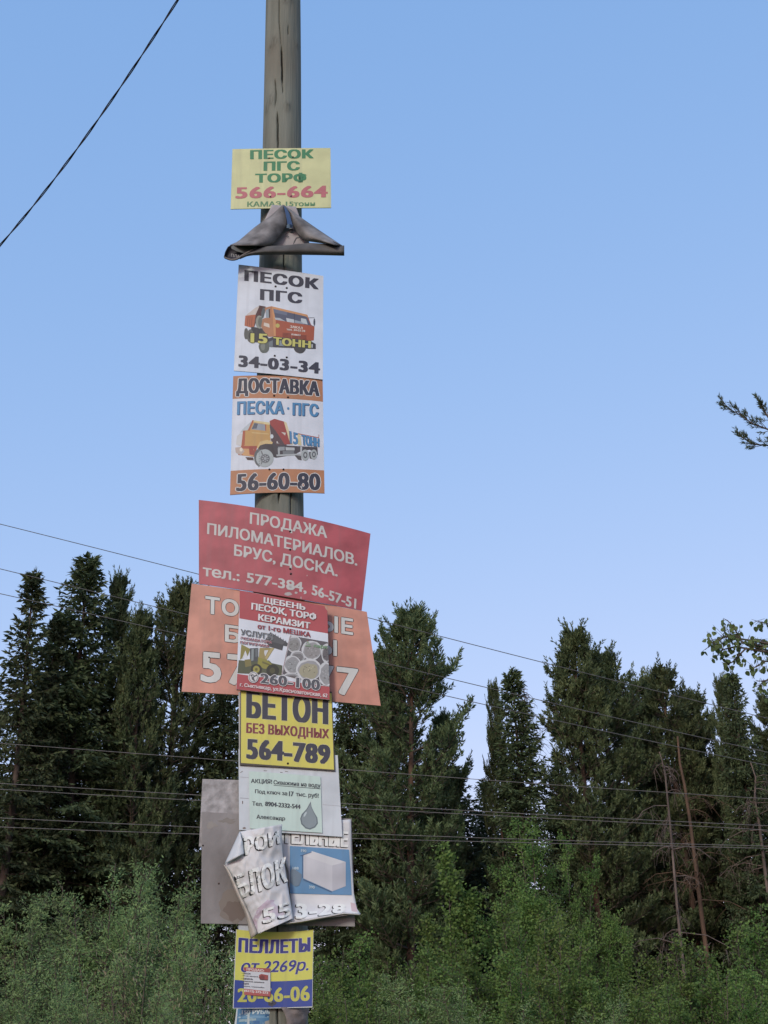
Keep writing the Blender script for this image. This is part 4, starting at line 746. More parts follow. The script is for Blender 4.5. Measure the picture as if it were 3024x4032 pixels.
# ---- 6 red and white gravel sign
s = Sign('advertising_sign', [(168, 128), (1465, 372), (1500, 1755), (115, 1600)], .062, 'red and white sign picturing a digger and open sacks, in front of the orange board', 'sign', (900, 2290, .26522), bend=0, bow=(0, 0), board=(208, 206, 220), edge=(150, 104, 88), thick=.012)
RR = (184, 56, 60)
s.poly([([(166, 130), (1425, 362), (1440, 400), (1466, 430), (1476, 770), (160, 545)], RR), ([(1425, 362), (1465, 373), (1468, 432), (1440, 402)], (206, 150, 120)), ([(128, 1370), (1498, 1562), (1500, 1752), (117, 1598)], RR)], 'red_panel')
s.lay += .0001
s.poly([([(150, 1165), (300, 1180), (600, 1170), (640, 1210), (800, 1245), (788, 1394), (132, 1360)], (86, 92, 64)), ([(190, 930), (322, 1000), (282, 1110), (250, 1020), (200, 1140), (170, 1160)], (152, 138, 58)), ([(205, 1140), (245, 1030), (275, 1140), (250, 1120), (240, 1060), (222, 1140)], (226, 222, 222)), ([(315, 990), (442, 985), (442, 1180), (320, 1192)], (74, 78, 84)), ([(340, 1005), (376, 1000), (370, 1170), (335, 1178)], (140, 150, 154)), ([(395, 1000), (432, 998), (432, 1110), (398, 1120)], (104, 112, 118)),
        ([(460, 985), (682, 985), (562, 1172), (448, 1120)], (168, 144, 76)), ([(532, 1020), (590, 1018), (545, 1112), (528, 1060)], (214, 212, 218)), ([(630, 990), (670, 990), (560, 1160), (545, 1130)], (196, 170, 104)), ([(236, 1160), (330, 1150), (340, 1250), (250, 1270)], (136, 122, 62)), ([(440, 1120), (562, 1160), (642, 1222), (622, 1302), (520, 1292), (430, 1232)], (156, 146, 48)), ([(500, 1180), (620, 1230), (616, 1250), (500, 1210)], (112, 104, 40)),
        (ell(412, 1305, 84, 84), (52, 52, 42)), (ell(412, 1303, 50, 54), (168, 156, 62)), (ell(412, 1303, 20, 22), (110, 102, 44)), (ell(655, 1320, 96, 92), (50, 54, 42)), (ell(650, 1320, 40, 44), (84, 82, 50)), ([(620, 750), (848, 890), (897, 930), (870, 962), (812, 950), (796, 1022), (600, 962), (545, 862)], (72, 72, 78)), ([(640, 770), (840, 896), (800, 935), (600, 880)], (92, 92, 98))] + [([(690 + i * 38, 790 + i * 24), (697 + i * 38, 770 + i * 24), (704 + i * 38, 798 + i * 24)], (90, 90, 96)) for i in range(5)], 'digger_picture')
clipq = [(925, 802), (1472, 898), (1498, 1548), (1350, 1530), (802, 1372)]
sk = []
shade_ = lambda c, f: tuple(min(255, int(v * f)) for v in c)
for i, (x, y, rx, ry, c) in enumerate([(970, 930, 112, 126, (142, 138, 138)), (1450, 1060, 78, 140, (104, 98, 104)), (1232, 1022, 148, 146, (150, 144, 146)), (1020, 1120, 110, 100, (120, 116, 120)), (945, 1235, 128, 140, (150, 150, 154)), (930, 1420, 120, 70, (110, 102, 104)), (1450, 1375, 118, 178, (150, 148, 152)), (1190, 1312, 188, 170, (168, 158, 128))]):
    sk += [(blob(x, y, rx, ry, i + 10, j=.04), (206, 204, 210)), (blob(x + 6, y + 4, rx * .86, ry * .84, i + 20, j=.05), (156, 152, 158)), (blob(x + 4, y + 16, rx * .74, ry * .68, i + 30, j=.07), c)]
    g = random.Random(i); sk += [(blob(x + g.uniform(-.5, .5) * rx, y + 16 + g.uniform(-.45, .45) * ry, 10, 8, g.random(), n=8, j=.2), shade_(c, g.choice((.74, .86, 1.16)))) for _ in range(16)]
s.poly([(clipq, (92, 86, 94))] + sk + [([(910, 800), (926, 800), (803, 1376), (786, 1374)], (214, 208, 214)), ([(914, 800), (921, 800), (797, 1374), (790, 1374)], (120, 40, 54))], 'sacks_picture', clip=[(905, 795), (1474, 898), (1500, 1552), (1350, 1532), (785, 1376)])
s.lay += .0001; WW = (226, 218, 222)
for tx, q in (('ЩЕБЕНЬ', [(522, 227), (1142, 340), (519, 314), (1140, 426)]), ('ПЕСОК, ТОРФ', [(340, 313), (1315, 478), (336, 412), (1313, 578)]), ('КЕРАМЗИТ', [(442, 477), (1216, 608), (437, 573), (1213, 702)])): s.text(tx, q, WW, (3.6, 1.2))
s.text('от 1-го МЕШКА', [(432, 622), (1220, 752), (430, 694), (1218, 824)], (168, 44, 56), (2.6, .8)); s.text('УСЛУГИ', [(180, 704), (655, 780), (178, 786), (655, 862)], (88, 90, 100), (2.6, .8), ((214, 214, 222), .9)); s.text('ЭКСКАВАТОРА', [(176, 815), (647, 884), (174, 852), (643, 924)], (160, 50, 66), (1.6, .4), ((222, 214, 222), .6)); s.text('ПОГРУЗЧИКА', [(174, 880), (606, 942), (172, 916), (602, 980)], (160, 50, 66), (1.6, .4), ((222, 214, 222), .6))
s.text('260-100', [(474, 1352), (1360, 1452), (472, 1502), (1356, 1616)], (78, 80, 92), (6, 1.6), (WW, 2.6)); s.text('г. Сыктывкар, ул.Краснозатонская, 62', [(170, 1498), (1472, 1662), (166, 1554), (1468, 1720)], (232, 206, 208), (1.5, .4))
s.text('парк', [(1268, 925), (1470, 945), (1266, 970), (1468, 998)], (120, 170, 116), (1.2, .3)); s.poly([([(1140, 940), (1170, 875), (1215, 935), (1185, 935), (1170, 905)], (150, 176, 150)), ([(1130, 945), (1225, 950), (1210, 962), (1140, 958)], (126, 172, 122)), ([(1160, 885), (1172, 868), (1186, 890)], (160, 70, 70)),
        (ell(368, 1420, 78, 84, 28), (214, 206, 210)), (ell(368, 1420, 66, 72, 28), (96, 96, 104)), (ell(368, 1420, 58, 64, 28), (222, 214, 218)), ([(322, 1395), (345, 1375), (372, 1380), (380, 1396), (420, 1380), (424, 1400), (378, 1420), (380, 1450), (396, 1470), (380, 1480), (345, 1450), (340, 1410)], (84, 84, 92)), ([(350, 1395), (365, 1390), (372, 1405), (356, 1420)], (214, 206, 210))], 'phone_emblem')
s.nail((660, 540), (760, 575), (1240, 515), r=3.2)
# ---- 8 grey boards and the green paper notice
s = Sign('wooden_board', [(88, 870), (1250, 905), (1250, 1520), (55, 1500)], .003, 'pale grey speckled board, upper of the two bare boards at the left', 'board', R7, board=mat_noise('speckled_board', (.22, .222, .215), (.40, .405, .40), 26, .85, detail=12, bump=.4, bscale=60), edge=(170, 158, 146), thick=.008, group='bare boards nailed to the pole')
s = Sign('wooden_board', [(85, 1178), (1480, 1240), (1510, 2247), (73, 2218)], .012, 'stained grey brown bare board behind the torn banner, lower of the two at the left', 'board', R7, board=mat_noise('stained_board', (.125, .118, .11), (.29, .29, .28), 5, .85, detail=12, stretch=(1, 1, .6), bump=.3, bscale=50, lo=.25, hi=.7), edge=(110, 96, 84), thick=.007, group='bare boards nailed to the pole')
s.poly([(blob(380, 2060, 150, 150, 3, j=.14), (128, 112, 102)), (blob(400, 2100, 100, 100, 5, j=.2), (112, 92, 82)), (blob(330, 1260, 70, 24, 6, j=.3), (134, 122, 116)), (blob(170, 1300, 50, 30, 8, j=.3), (150, 138, 132))], 'stain', clip=[(85, 1185), (1480, 1242), (1508, 2245), (76, 2216)])
s.nail((240, 1845), (92, 1490), r=3.4)
s = Sign('wooden_board', [(424, 590), (1350, 648), (1393, 1410), (430, 1345)], .034, 'large pale grey board carrying the green paper notice', 'board', R7, board=(196, 190, 196), edge=(176, 160, 150), thick=.007, dirt=.14, group='bare boards nailed to the pole')
s.poly([([(440, 1045), (520, 1050), (520, 1054), (440, 1050)], (150, 145, 160)), ([(458, 1075), (467, 1075), (466, 1102), (459, 1102)], (112, 84, 80)), ([(440, 850), (520, 856), (520, 859), (440, 853)], (168, 162, 172)), ([(1210, 1108), (1380, 1122), (1380, 1125), (1210, 1111)], (168, 164, 176)), ([(660, 790), (690, 792), (690, 797), (660, 795)], (120, 108, 100)), ([(812, 805), (836, 807), (836, 812), (812, 810)], (110, 100, 96)), ([(858, 797), (886, 799), (886, 804), (858, 802)], (120, 108, 100)), (blob(478, 1328, 16, 9, 2), (140, 120, 112)), ([(440, 810), (462, 795), (466, 798), (444, 814)], (130, 112, 100))], 'stain')
s = Sign('paper_notice', [(522, 798), (1190, 848), (1206, 1373), (530, 1332)], .0385, 'pale green paper notice with grey handwriting-like lines and a water drop picture', 'notice', R7, board=(184, 212, 206), edge=(180, 200, 196), thick=.0012, bow=(1, 0), boardname='sheet', dirt=.06)
TG = (66, 76, 86)
for tx, q, b in (('АКЦИЯ!', [(541, 868), (738, 874), (540, 906), (738, 916)], 1.4), ('Скважина на воду', [(752, 880), (1190, 912), (750, 918), (1190, 952)], 1.4), ('Под ключ за', [(579, 966), (880, 986), (578, 1002), (880, 1024)], 1.3), ('17', [(895, 982), (940, 985), (894, 1030), (938, 1032)], 2.4), ('тыс. руб!', [(960, 990), (1172, 1004), (960, 1030), (1172, 1046)], 1.3), ('Тел.', [(553, 1078), (652, 1086), (552, 1117), (652, 1125)], 1.3), ('8904-2332-544', [(673, 1078), (1004, 1107), (671, 1121), (1003, 1150)], 2.4), ('Александр', [(593, 1202), (860, 1220), (592, 1240), (860, 1256)], 1.3)): s.text(tx, q, TG, (b, .4))
s.poly([([(752, 926), (1190, 960), (1190, 965), (752, 931)], TG), ([(1098, 1080), (1106, 1130), (1130, 1180), (1160, 1230), (1166, 1285), (1140, 1322), (1090, 1342), (1050, 1332), (1010, 1292), (1000, 1240), (1015, 1198), (1060, 1150)], (104, 118, 128)), ([(1098, 1100), (1102, 1135), (1124, 1182), (1150, 1232), (1154, 1282), (1132, 1312), (1090, 1330), (1056, 1320), (1022, 1286), (1012, 1240), (1026, 1204), (1066, 1156)], (136, 150, 158)), (ell(1046, 1200, 9, 26, rot=.5), (186, 200, 206))], 'water_drop_picture')
# ---- 9 yellow and blue pellets sign
R9 = (860, 3600, .26522)
s = Sign('wooden_board', [(298, 140), (600, 150), (600, 420), (298, 420)], .004, 'short white plank end above the yellow and blue sign', 'board', R9, board=(188, 192, 204), edge=(150, 150, 150), thick=.012, group='bare boards nailed to the pole')
s = Sign('advertising_sign', [(262, 224), (1412, 230), (1396, 1382), (212, 1398)], .016, 'yellow and blue sign, lowest whole sign, with a small flyer stuck on it', 'sign', R9, bend=-.010, bow=(-10, -1.5), board=(206, 204, 200), edge=(150, 148, 150))
s.poly([([(270 + 1138 * t, 224 + 5 * t + 40 * 4 * t * (1 - t) * .93) for t in np.linspace(0, 1, 17)] + [(1394, 962)] + [(243 + 1151 * t, 974 - 12 * t + 28 * 4 * t * (1 - t)) for t in np.linspace(1, 0, 17)], (204, 196, 60)), ([(243 + 1151 * t, 974 - 12 * t + 28 * 4 * t * (1 - t)) for t in np.linspace(0, 1, 17)] + [(226 + 1164 * t, 1388 - 22 * t + 8 * 4 * t * (1 - t)) for t in np.linspace(1, 0, 17)], (52, 60, 140))], 'colour_fields')
BU = (50, 48, 132); LW = (214, 210, 190)
s.text('ПЕЛЛЕТЫ', [(300, 347), (1368, 340), (293, 560), (1366, 550)], BU, (7.5, 2.4), (LW, 1.8)); s.text('от 2269р.', [(345, 672), (1337, 652), (333, 855), (1337, 828)], BU, (2.6, 1), (LW, 1.3), shear=.22); s.text('20-66-06', [(285, 1088), (1356, 1044), (280, 1302), (1356, 1282)], (206, 198, 70), (6, 2.5))
s.poly([(blob(790, 1320, 62, 46, 3, j=.2), (62, 60, 80))], 'stain'); s.nail((785, 1308), r=5, c=paint((120, 118, 112)))
s = Sign('flyer', [(360, 785), (770, 805), (772, 1222), (320, 1190)], .022, 'small red and white flyer stuck over the yellow and blue sign', 'flyer', R9, board=(206, 204, 212), edge=(200, 198, 204), thick=.001, boardname='sheet', nx=4, ny=4)
s.poly([([(360, 785), (770, 805), (766, 866), (336, 836)], (184, 66, 58)), ([(322, 1097), (774, 1146), (772, 1222), (320, 1190)], (196, 78, 76)), ([(605, 900), (640, 885), (740, 905), (738, 975), (620, 970), (600, 940)], (176, 62, 56)), ([(600, 935), (650, 900), (690, 930), (680, 975), (615, 968)], (132, 46, 48)), ([(620, 965), (735, 972), (730, 984), (625, 976)], (60, 50, 54))], 'red_print')
s.text('ПРОДАЮ:', [(420, 796), (682, 818), (418, 832), (680, 856)], (232, 200, 196), (1.4, .4)); s.text('8 (8212) 272-272', [(335, 1110), (742, 1148), (335, 1142), (742, 1184)], (236, 208, 208), (1.4, .4))
for tx, q in (('• ПЕСОК', [(345, 864), (480, 872), (345, 886), (480, 894)]), ('речной, карьерный', [(362, 902), (590, 920), (362, 916), (590, 936)]), ('• ЩЕБЕНЬ', [(342, 940), (512, 952), (342, 964), (512, 976)]), ('гранитный, гравийный', [(358, 982), (680, 1004), (358, 998), (680, 1022)]), ('• ТОРФ', [(335, 1016), (455, 1022), (335, 1040), (455, 1046)]), ('навоз, чернозём', [(355, 1056), (680, 1080), (355, 1070), (680, 1096)])): s.text(tx, q, (96, 92, 104), (.9, .2))
# ---- 10 blue poster at the foot of the picture
s = Sign('poster', [(268, 1380), (965, 1385), (1030, 2300), (200, 2300)], .006, 'weathered blue and white poster wrapped round the pole, at the bottom edge of the picture', 'poster', R9, bend=.055, bow=(0, 0), board=(74, 134, 182), edge=(190, 190, 190), thick=.0015, boardname='sheet')
g = random.Random(4)
s.poly([([(230, 1700), (270, 1400), (288, 1400), (262, 1700)], (206, 208, 212)), ([(430, 1480), (462, 1480), (455, 2200), (405, 2200)], (190, 196, 198)), ([(300, 1500), (920, 1510), (925, 1540), (300, 1540)], (104, 156, 196)), ([(310, 1560), (560, 1545), (560, 1575), (300, 1600)], (150, 176, 186)), ([(800, 1580), (880, 1510), (980, 1540), (1000, 1700), (790, 1700)], (196, 196, 206)), ([(690, 1590), (800, 1560), (800, 1700), (680, 1700)], (176, 164, 150)), ([(700, 1480), (830, 1500), (800, 1545), (690, 1520)], (46, 100, 152)), ([(520, 1585), (610, 1580), (610, 1625), (520, 1625)], (40, 104, 170)), ([(280, 1640), (480, 1630), (470, 1800), (250, 1800)], (120, 160, 186)), ([(970, 1500), (995, 1510), (1020, 2200), (990, 2200)], (180, 180, 184))] + [(blob(g.uniform(300, 950), g.uniform(1400, 1640), g.uniform(8, 40), g.uniform(4, 14), i), g.choice([(170, 196, 212), (54, 110, 164), (140, 150, 150)])) for i in range(22)], 'faded_picture')
s.text('.150 РУБ/МЕС', [(310, 1420), (920, 1412), (310, 1488), (920, 1476)], (196, 212, 222), (2.2, .5))
# ------------------------------------------------------------------ curled sheet and torn banner
def surf(parent, name, A, B, Yf, mats, nx=18, ny=18, thick=.0025, off=(0, 0, 0)):
    """sheet between two photograph curves A and B; Yf(u,v,px,py) gives each point's distance"""
    def rs(P, n):
        P = np.array(P, float); d = np.r_[0, np.cumsum(np.linalg.norm(np.diff(P, axis=0), axis=1))]; t = np.linspace(0, d[-1], n + 1); return np.stack([np.interp(t, d, P[:, 0]), np.interp(t, d, P[:, 1])], -1)
    a, b = rs(A, nx), rs(B, nx); v = np.linspace(0, 1, ny + 1)[:, None, None]; P = (1 - v) * a[None] + v * b[None]
    U, W = np.meshgrid(np.linspace(0, 1, nx + 1), np.linspace(0, 1, ny + 1)); Y = Yf(U, W, P[..., 0], P[..., 1]); V = at(P[..., 0], P[..., 1], Y).reshape(-1, 3) - off
    F = [(j * (nx + 1) + i, (j + 1) * (nx + 1) + i, (j + 1) * (nx + 1) + i + 1, j * (nx + 1) + i + 1) for j in range(ny) for i in range(nx)]
    bm = bmesh.new(); vs = [bm.verts.new(tuple(x)) for x in V]
    for f in F: bm.faces.new([vs[i] for i in f]).smooth = True
    bm.normal_update()
    if thick: bmesh.ops.solidify(bm, geom=bm.faces[:], thickness=thick)
    me = bpy.data.meshes.new(name); bm.to_mesh(me); bm.free(); return obj(name, me, mats, parent)
R1 = (840, 540, .36166)
def c1(*P): return [(R1[0] + x * R1[2], R1[1] + y * R1[2]) for x, y in P]
def curled_sheet():
    y0 = float(front_Y(950)) - .008; org = at(1110, 1000, y0)
    o = empty('curled_sheet', tuple(org), 'grey sign sheet peeled off and curled forward into a peak, under the topmost yellow sign', 'sign', 'advertising signs on the wooden pole')
    gm = mat_noise('grey_sheet_back', (.082, .080, .074), (.245, .245, .235), 11, .7, detail=10, bump=.15, bscale=40); gd = mat_noise('grey_sheet_lip', (.066, .067, .062), (.12, .121, .113), 9, .75, detail=8)
    surf(o, 'face', c1((640, 740), (560, 900), (480, 1050), (430, 1200)), c1((900, 760), (950, 900), (1010, 1050), (1060, 1190)), lambda u, v, x, y: y0 - .004 + 0 * u, mat_noise('sheet_face', (.2, .2, .2), (.4, .39, .385), 7, .6, detail=9), off=org)
    tb = .06
    surf(o, 'flap', c1((758, 738), (640, 850), (450, 985), (270, 1140), (180, 1180)), c1((770, 742), (800, 880), (800, 960), (740, 1060), (660, 1150), (585, 1185)), lambda u, v, x, y: y0 - .012 - (.02 + tb * u) * np.sin(math.pi * np.clip(v * .92 + .04, 0, 1)) - .03 * u, [gm], off=org)
    surf(o, 'flap', c1((765, 738), (860, 800), (960, 878), (1150, 1010), (1330, 1130), (1400, 1178)), c1((775, 748), (835, 850), (865, 960), (920, 1060), (1000, 1130), (1235, 1165)), lambda u, v, x, y: y0 - .012 - (.02 + tb * u) * np.sin(math.pi * np.clip(v * .92 + .04, 0, 1)) - .03 * u, [gm], off=org)
    lip = lambda u, v, x, y: y0 - .082 - .022 * np.sin(math.pi * v) + .02 * np.abs(u - .5)
    surf(o, 'lower_lip', c1((340, 1262), (420, 1235), (500, 1208), (590, 1186), (700, 1180), (800, 1178), (900, 1165), (1050, 1150), (1230, 1162), (1330, 1175), (1426, 1180)), c1((290, 1330), (360, 1300), (420, 1288), (600, 1282), (700, 1281), (800, 1280), (1000, 1283), (1200, 1286), (1426, 1292)), lip, [gd], off=org, nx=30)
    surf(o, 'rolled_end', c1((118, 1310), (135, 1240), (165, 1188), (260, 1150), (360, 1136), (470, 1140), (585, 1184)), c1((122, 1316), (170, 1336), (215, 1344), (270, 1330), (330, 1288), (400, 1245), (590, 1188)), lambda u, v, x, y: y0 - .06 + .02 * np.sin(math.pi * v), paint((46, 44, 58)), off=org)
    surf(o, 'rolled_rim', c1((118, 1312), (150, 1330), (200, 1345), (260, 1335), (310, 1300), (370, 1265), (430, 1230)), c1((122, 1300), (150, 1316), (200, 1328), (255, 1318), (300, 1288), (350, 1258), (425, 1222)), lambda u, v, x, y: y0 - .092 + 0 * u, paint((112, 98, 92)), off=org, ny=3)
    surf(o, 'rolled_end', c1((190, 1192), (260, 1160), (360, 1146), (440, 1150), (470, 1190)), c1((200, 1215), (260, 1245), (330, 1262), (400, 1238), (470, 1205)), lambda u, v, x, y: y0 - .075 + 0 * u, paint((92, 96, 96)), off=org)
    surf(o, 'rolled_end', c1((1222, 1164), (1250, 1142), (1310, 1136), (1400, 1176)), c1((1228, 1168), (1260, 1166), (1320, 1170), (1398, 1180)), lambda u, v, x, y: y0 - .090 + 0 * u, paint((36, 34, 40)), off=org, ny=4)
    surf(o, 'blue_print', c1((768, 742), (800, 775), (828, 830), (846, 900), (862, 952)), c1((766, 750), (778, 800), (792, 860), (804, 920), (806, 946)), lambda u, v, x, y: y0 - .040 - .02 * u, paint((34, 74, 130)), off=org, thick=0)
    surf(o, 'blue_print', c1((806, 946), (862, 952), (866, 975), (800, 978)), c1((792, 985), (820, 990), (850, 990), (868, 980)), lambda u, v, x, y: y0 - .030 + 0 * u, paint((84, 120, 160)), off=org, thick=0, ny=3)
    surf(o, 'dark_print', c1((815, 1010), (850, 995), (878, 1005)), c1((830, 1025), (855, 1032), (880, 1015)), lambda u, v, x, y: y0 - .016 + 0 * u, paint((60, 54, 58)), off=org, thick=0, nx=6, ny=4)
    surf(o, 'dark_print', c1((780, 1055), (800, 1065), (825, 1080)), c1((790, 1068), (808, 1080), (822, 1086)), lambda u, v, x, y: y0 - .016 + 0 * u, paint((60, 54, 58)), off=org, thick=0, nx=6, ny=4)
    surf(o, 'dark_print', c1((945, 1100), (910, 1105), (890, 1140), (876, 1166)), c1((940, 1088), (900, 1092), (880, 1130), (868, 1164)), lambda u, v, x, y: y0 - .088 + 0 * u, paint((50, 44, 46)), off=org, thick=0, nx=6, ny=3)
    q = Sign.__new__(Sign); q.rx, q.ry, q.k = R1; q.o = o; q.org = org; q.lay = 0; q.bow = (0, 0); q.q = [np.array(p) for p in c1((190, 1260), (300, 1260), (300, 1320), (190, 1320))]; q.bend = 0; q.Yc = y0 - .094; q.slope = 0; q.cy = 0; q.gap = 0; q.tilt = 0
    q.text('ПЛА', [(195, 1268), (292, 1285), (192, 1302), (285, 1312)], (150, 142, 140), (1, 0))
curled_sheet()
R8 = (760, 3220, .42194)
def c8(*P): return [(R8[0] + x * R8[2], R8[1] + y * R8[2]) for x, y in P]
def torn_banner():
    y0 = float(front_Y(3440)) - .018; org = at(1100, 3640, y0)
    o = empty('torn_banner', tuple(org), 'torn crumpled white banner with outlined letters and a blue picture of a concrete block', 'banner', 'advertising signs on the wooden pole')
    vin = mat_noise('white_vinyl', (.47, .50, .50), (.62, .65, .645), 5, .5, detail=9, bump=.12, bscale=22, lo=.3, hi=.6)
    vinp = mat_noise('white_vinyl_pink_stains', (.47, .50, .50), (.62, .65, .645), 5, .5, detail=9, bump=.12, bscale=22)
    def left(x, y):
        cx, cy = (x - R8[0]) / R8[2], (y - R8[1]) / R8[2]; n = np.vectorize(lambda a, b: .7 * noise.noise(Vector((a * .006, b * .005, 3.1))) + 1.1 * (.35 - abs(noise.noise(Vector((a * .010 + b * .005, b * .007 - a * .005, 9.))))) + .5 * (.3 - abs(noise.noise(Vector((a * .021 - b * .009, b * .016 + a * .008, 2.))))))(cx, cy)
        foldx = np.interp(cy, [130, 350, 590, 940, 1100], [825, 835, 875, 933, 940]); left_ = np.interp(cy, [130, 430, 520, 720, 900, 1110], [440, 300, 340, 420, 500, 550]); u = np.clip((cx - left_) / (foldx - left_ + 1), 0, 1)
        return y0 - .026 - .045 * np.sin(math.pi * np.clip(u, 0, 1)) ** .8 - .010 * n - .020 * u
    def right(x, y):
        cx, cy = (x - R8[0]) / R8[2], (y - R8[1]) / R8[2]; n = np.vectorize(lambda a, b: noise.noise(Vector((a * .005, b * .004, 13.1))))(cx, cy)
        return y0 - .002 - .005 * n + .004 * np.exp(-((cx - 880) / 60) ** 2) - .035 * np.clip((cy - 780) / 150, 0, 1) ** 2
    surf(o, 'banner_sheet', c8((820, 60), (820, 170), (832, 350), (890, 500), (905, 700), (925, 940), (880, 985)), c8((1470, 15), (1476, 80), (1480, 330), (1488, 500), (1500, 700), (1530, 850), (1560, 895)), lambda u, v, x, y: right(x, y), [vin], 30, 24, thick=.0008, off=org)
    surf(o, 'torn_flap', c8((440, 130), (300, 430), (325, 500), (420, 720), (500, 900), (555, 1120)), c8((830, 60), (826, 170), (840, 350), (878, 590), (934, 940), (610, 1080)), lambda u, v, x, y: left(x, y), [vinp], 60, 54, thick=.0008, off=org)
    surf(o, 'folded_corner', c8((440, 128), (300, 430)), c8((462, 240), (475, 335)), lambda u, v, x, y: left(x, y) - .012 - .02 * np.sin(math.pi * v), paint((214, 212, 220), .05), off=org, nx=12, ny=10)
    surf(o, 'rolled_hem', c8((292, 435), (335, 530), (415, 725), (495, 905), (545, 1130)), c8((325, 480), (362, 540), (445, 725), (530, 905), (600, 1075)), lambda u, v, x, y: left(x, y) - .006 - .02 * np.sin(math.pi * v), paint((206, 186, 172), .18), off=org, nx=24, ny=8)
    surf(o, 'rolled_hem', c8((860, 978), (1000, 958), (1200, 920), (1400, 882), (1500, 890), (1562, 888)), c8((880, 995), (1010, 980), (1200, 945), (1400, 905), (1500, 908), (1560, 914)), lambda u, v, x, y: right(x, y) - .006 - .015 * np.sin(math.pi * v), paint((206, 192, 184), .15), off=org, nx=24, ny=6)
    class Q(Sign):
        def __init__(s, fn): s.rx, s.ry, s.k = R8; s.o = o; s.org = org; s.lay = .0035; s.fn = fn; s.bow = (0, 0); s.bend = .01; s.q = [np.array(p) for p in c8((300, 0), (1500, 0), (1500, 1000), (300, 1000))]
        def depth(s, P): return s.fn(P[..., 0], P[..., 1])
        def patch(s, A, B, c, nm, nx=14, ny=14, d=.0045):
            return surf(o, nm, c8(*A), c8(*B), lambda u, v, x, y: s.fn(x, y) - d, paint(c, .1), nx, ny, 0, org)
    L, Rr = Q(left), Q(right); INK, WH = (26, 24, 30), (204, 200, 198)
    L.patch([(700, 760), (770, 770), (660, 860), (600, 960), (600, 1070)], [(600, 850), (580, 900), (560, 950), (555, 1000), (590, 1060)], (206, 178, 200), 'pink_stain', d=.0016); L.patch([(740, 780), (860, 900)], [(640, 860), (660, 960)], (212, 190, 208), 'pink_stain', d=.0020)
    L.lay = .0016; L.text('РОИ', [(472, 185), (806, 118), (484, 352), (818, 236)], WH, (7, 3), (INK, .8, -3.8, 2.4), cut=9); L.text('БЛОК', [(388, 540), (868, 362), (440, 756), (886, 592)], WH, (8, 3), (INK, .8, -3.8, 2.4), cut=9); L.text('55', [(640, 850), (908, 772), (652, 990), (918, 912)], WH, (8, 3), (INK, .8, -3.6, 2.4), cut=9)
    Rr.lay = .0018; Rr.text('ТЕЛЬНЫЕ', [(832, 80), (1452, 130), (832, 236), (1450, 276)], WH, (8, 3), (INK, .8, -3.4, 2.2), cut=10); Rr.text('3-28', [(958, 792), (1428, 800), (958, 945), (1425, 880)], WH, (8, 3), (INK, .8, -3.6, 2.4), cut=9)
    Rr.patch([(903, 262), (904, 480), (905, 706)], [(1455, 297), (1470, 500), (1481, 722)], (84, 142, 196), 'blue_panel', d=.0028); Rr.patch([(1030, 352), (1030, 460), (1030, 565)], [(1300, 445), (1300, 560), (1300, 686)], (206, 200, 210), 'block_picture', d=.0036); Rr.patch([(1300, 445), (1300, 686)], [(1425, 412), (1425, 638)], (192, 186, 198), 'block_picture', d=.0036); Rr.patch([(1030, 352), (1300, 445)], [(1112, 312), (1425, 412)], (214, 208, 214), 'block_picture', d=.0036)
    Rr.patch([(908, 500), (925, 470), (980, 500), (1015, 530)], [(905, 600), (950, 640), (990, 635), (1010, 580)], (104, 126, 150), 'stain', d=.0042)
    Rr.patch([(1470, 790), (1480, 870)], [(1515, 800), (1538, 878)], (214, 178, 186), 'pink_stain', d=.0020)
    Rr.lay = .004
    for tx, q in (('190', [(1008, 292), (1058, 296), (1008, 318), (1058, 322)]), ('188', [(930, 456), (986, 458), (930, 482), (986, 484)]), ('390', [(1082, 630), (1136, 634), (1082, 658), (1136, 662)])): Rr.text(tx, q, (196, 214, 228), (.8, .2))
    Rr.poly([([(1020, 350), (1024, 350), (1024, 560), (1020, 560)], (54, 84, 130)), ([(1030, 572), (1296, 690), (1294, 697), (1028, 579)], (54, 92, 140)), ([(1000, 352), (1105, 318), (1107, 323), (1002, 358)], (60, 100, 150))], 'dimension_lines')
torn_banner()
def torn_bark():
    y0 = float(front_Y(4000)); k = .26522; c9 = lambda *P: [(860 + x * k, 3600 + y * k) for x, y in P]; org = at(1160, 4100, y0)
    m = mat_noise('torn_bark', (.10, .085, .075), (.27, .245, .225), 9, .95, detail=12, bump=.6, bscale=35)
    o = surf(None, 'torn_bark', c9((930, 1380), (985, 1480), (1015, 1580), (1010, 1700), (990, 1900), (1000, 2200)), c9((1345, 1380), (1330, 1470), (1300, 1560), (1285, 1640), (1200, 1720), (1260, 2200)), lambda u, v, x, y: y0 - .016 + .055 * v * v - .012 * np.vectorize(lambda a, b: noise.noise(Vector((a * .03, b * .03, 5.))))(x, y), [m], 22, 18, off=org)
    o.location = org; tag(o, 'torn lumpy grey brown bark on the pole, right of the blue poster', 'bark')
torn_bark()
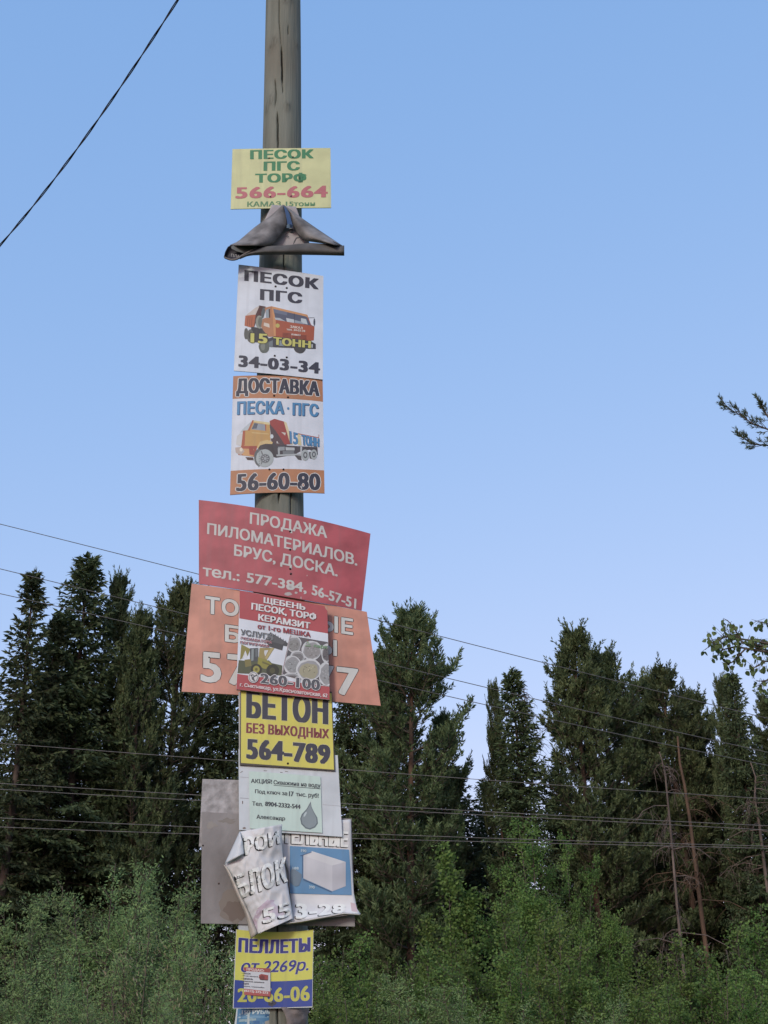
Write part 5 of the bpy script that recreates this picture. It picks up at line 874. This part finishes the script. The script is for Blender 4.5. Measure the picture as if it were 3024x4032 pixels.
# ------------------------------------------------------------------ cables and wires
def wire(name, pts, d, r, m, label, cat, group, d1=None, tw=0):
    P = np.array(pts, float); X = np.linspace(0, 1, 60); t = np.r_[0, np.cumsum(np.linalg.norm(np.diff(P, axis=0), axis=1))]; t /= t[-1]
    c = [np.polyfit(t, P[:, k], min(3, len(P) - 1)) for k in (0, 1)]; N = 60 if not tw else 260; X = np.linspace(0, 1, N)
    D = np.linspace(d, d1 or d, N); Q = at(np.polyval(c[0], X), np.polyval(c[1], X), D)
    if tw:
        T = unit(np.gradient(Q, axis=0)); A = unit(np.cross(T, [0, 1., 0])); B = np.cross(T, A); s_ = np.cumsum(np.r_[0, np.linalg.norm(np.diff(Q, axis=0), axis=1)]); th = s_ / tw * 2 * math.pi
        e = (np.cos(th)[:, None] * A + np.sin(th)[:, None] * B) * r * 1.05; o = empty(name, tuple(Q[0]), label, cat, group)
        for sg in (1, -1): V, F = tube([(Q + e * sg - Q[0], r)], 6); obj('strand', np_mesh('strand', V, F, smooth=True), m, o)
        return
    V, F = tube([(Q - Q[0], r)], 6); o = obj(name, np_mesh(name, V, F, smooth=True), m); o.location = Q[0]; tag(o, label, cat, group)
wire('twisted_cable', [(-220, 1190), (0, 985), (185, 735), (365, 490), (540, 235), (640, 100), (712, 0), (860, -260)], 7.2, .0042, M['cable'], 'black twisted two strand cable slanting across the top left sky', 'cable', None, 5.6, tw=.5)
GW = 'overhead wires behind the pole'
wire('power_line', [(-500, 1945), (0, 2056), (783, 2264), (1455, 2437), (2184, 2620), (2630, 2728), (3400, 2920)], 25, .008, M['darkwire'], 'uppermost thin dark wire, crossing clear sky above the left treetops', 'wire', GW)
wire('power_line', [(-500, 2120), (0, 2240), (640, 2394), (1478, 2604), (2130, 2758), (3024, 2960), (3400, 3045)], 25, .008, M['darkwire'], 'second thin dark wire from the top, meeting the orange board at mid height', 'wire', GW)
wire('power_line', [(-500, 2230), (0, 2335), (600, 2474), (1530, 2687), (1900, 2775), (2200, 2840), (3024, 3010), (3400, 3090)], 25, .008, M['darkwire'], 'third thin dark wire from the top, lowest of the three sloping steeply', 'wire', GW)
for a, lb in (([(-400, 2898), (0, 2928), (935, 2997), (1340, 3028), (2024, 3080), (3024, 3145), (3400, 3166)], 'grey wire passing behind the lower edge of the yellow framed sign'),
              ([(-400, 3062), (0, 3084), (790, 3132), (1345, 3163), (2024, 3203), (3024, 3250), (3400, 3268)], 'grey wire level with the top of the pale speckled board, upper of the close pair'),
              ([(-400, 3083), (0, 3107), (790, 3153), (1345, 3183), (2024, 3212), (3024, 3272), (3400, 3290)], 'grey wire just under the top of the pale speckled board, lower of the close pair'),
              ([(-400, 3200), (0, 3221), (790, 3258), (1385, 3280), (2024, 3304), (3024, 3332), (3400, 3340)], 'grey wire crossing behind the green notice board, upper of the lowest pair'),
              ([(-400, 3238), (0, 3256), (790, 3285), (1385, 3302), (2024, 3316), (3024, 3342), (3400, 3350)], 'lowest grey wire of all, running just above the torn banner')):
    wire('power_line', a, 21, .0055, M['wire'], lb, 'wire', GW)
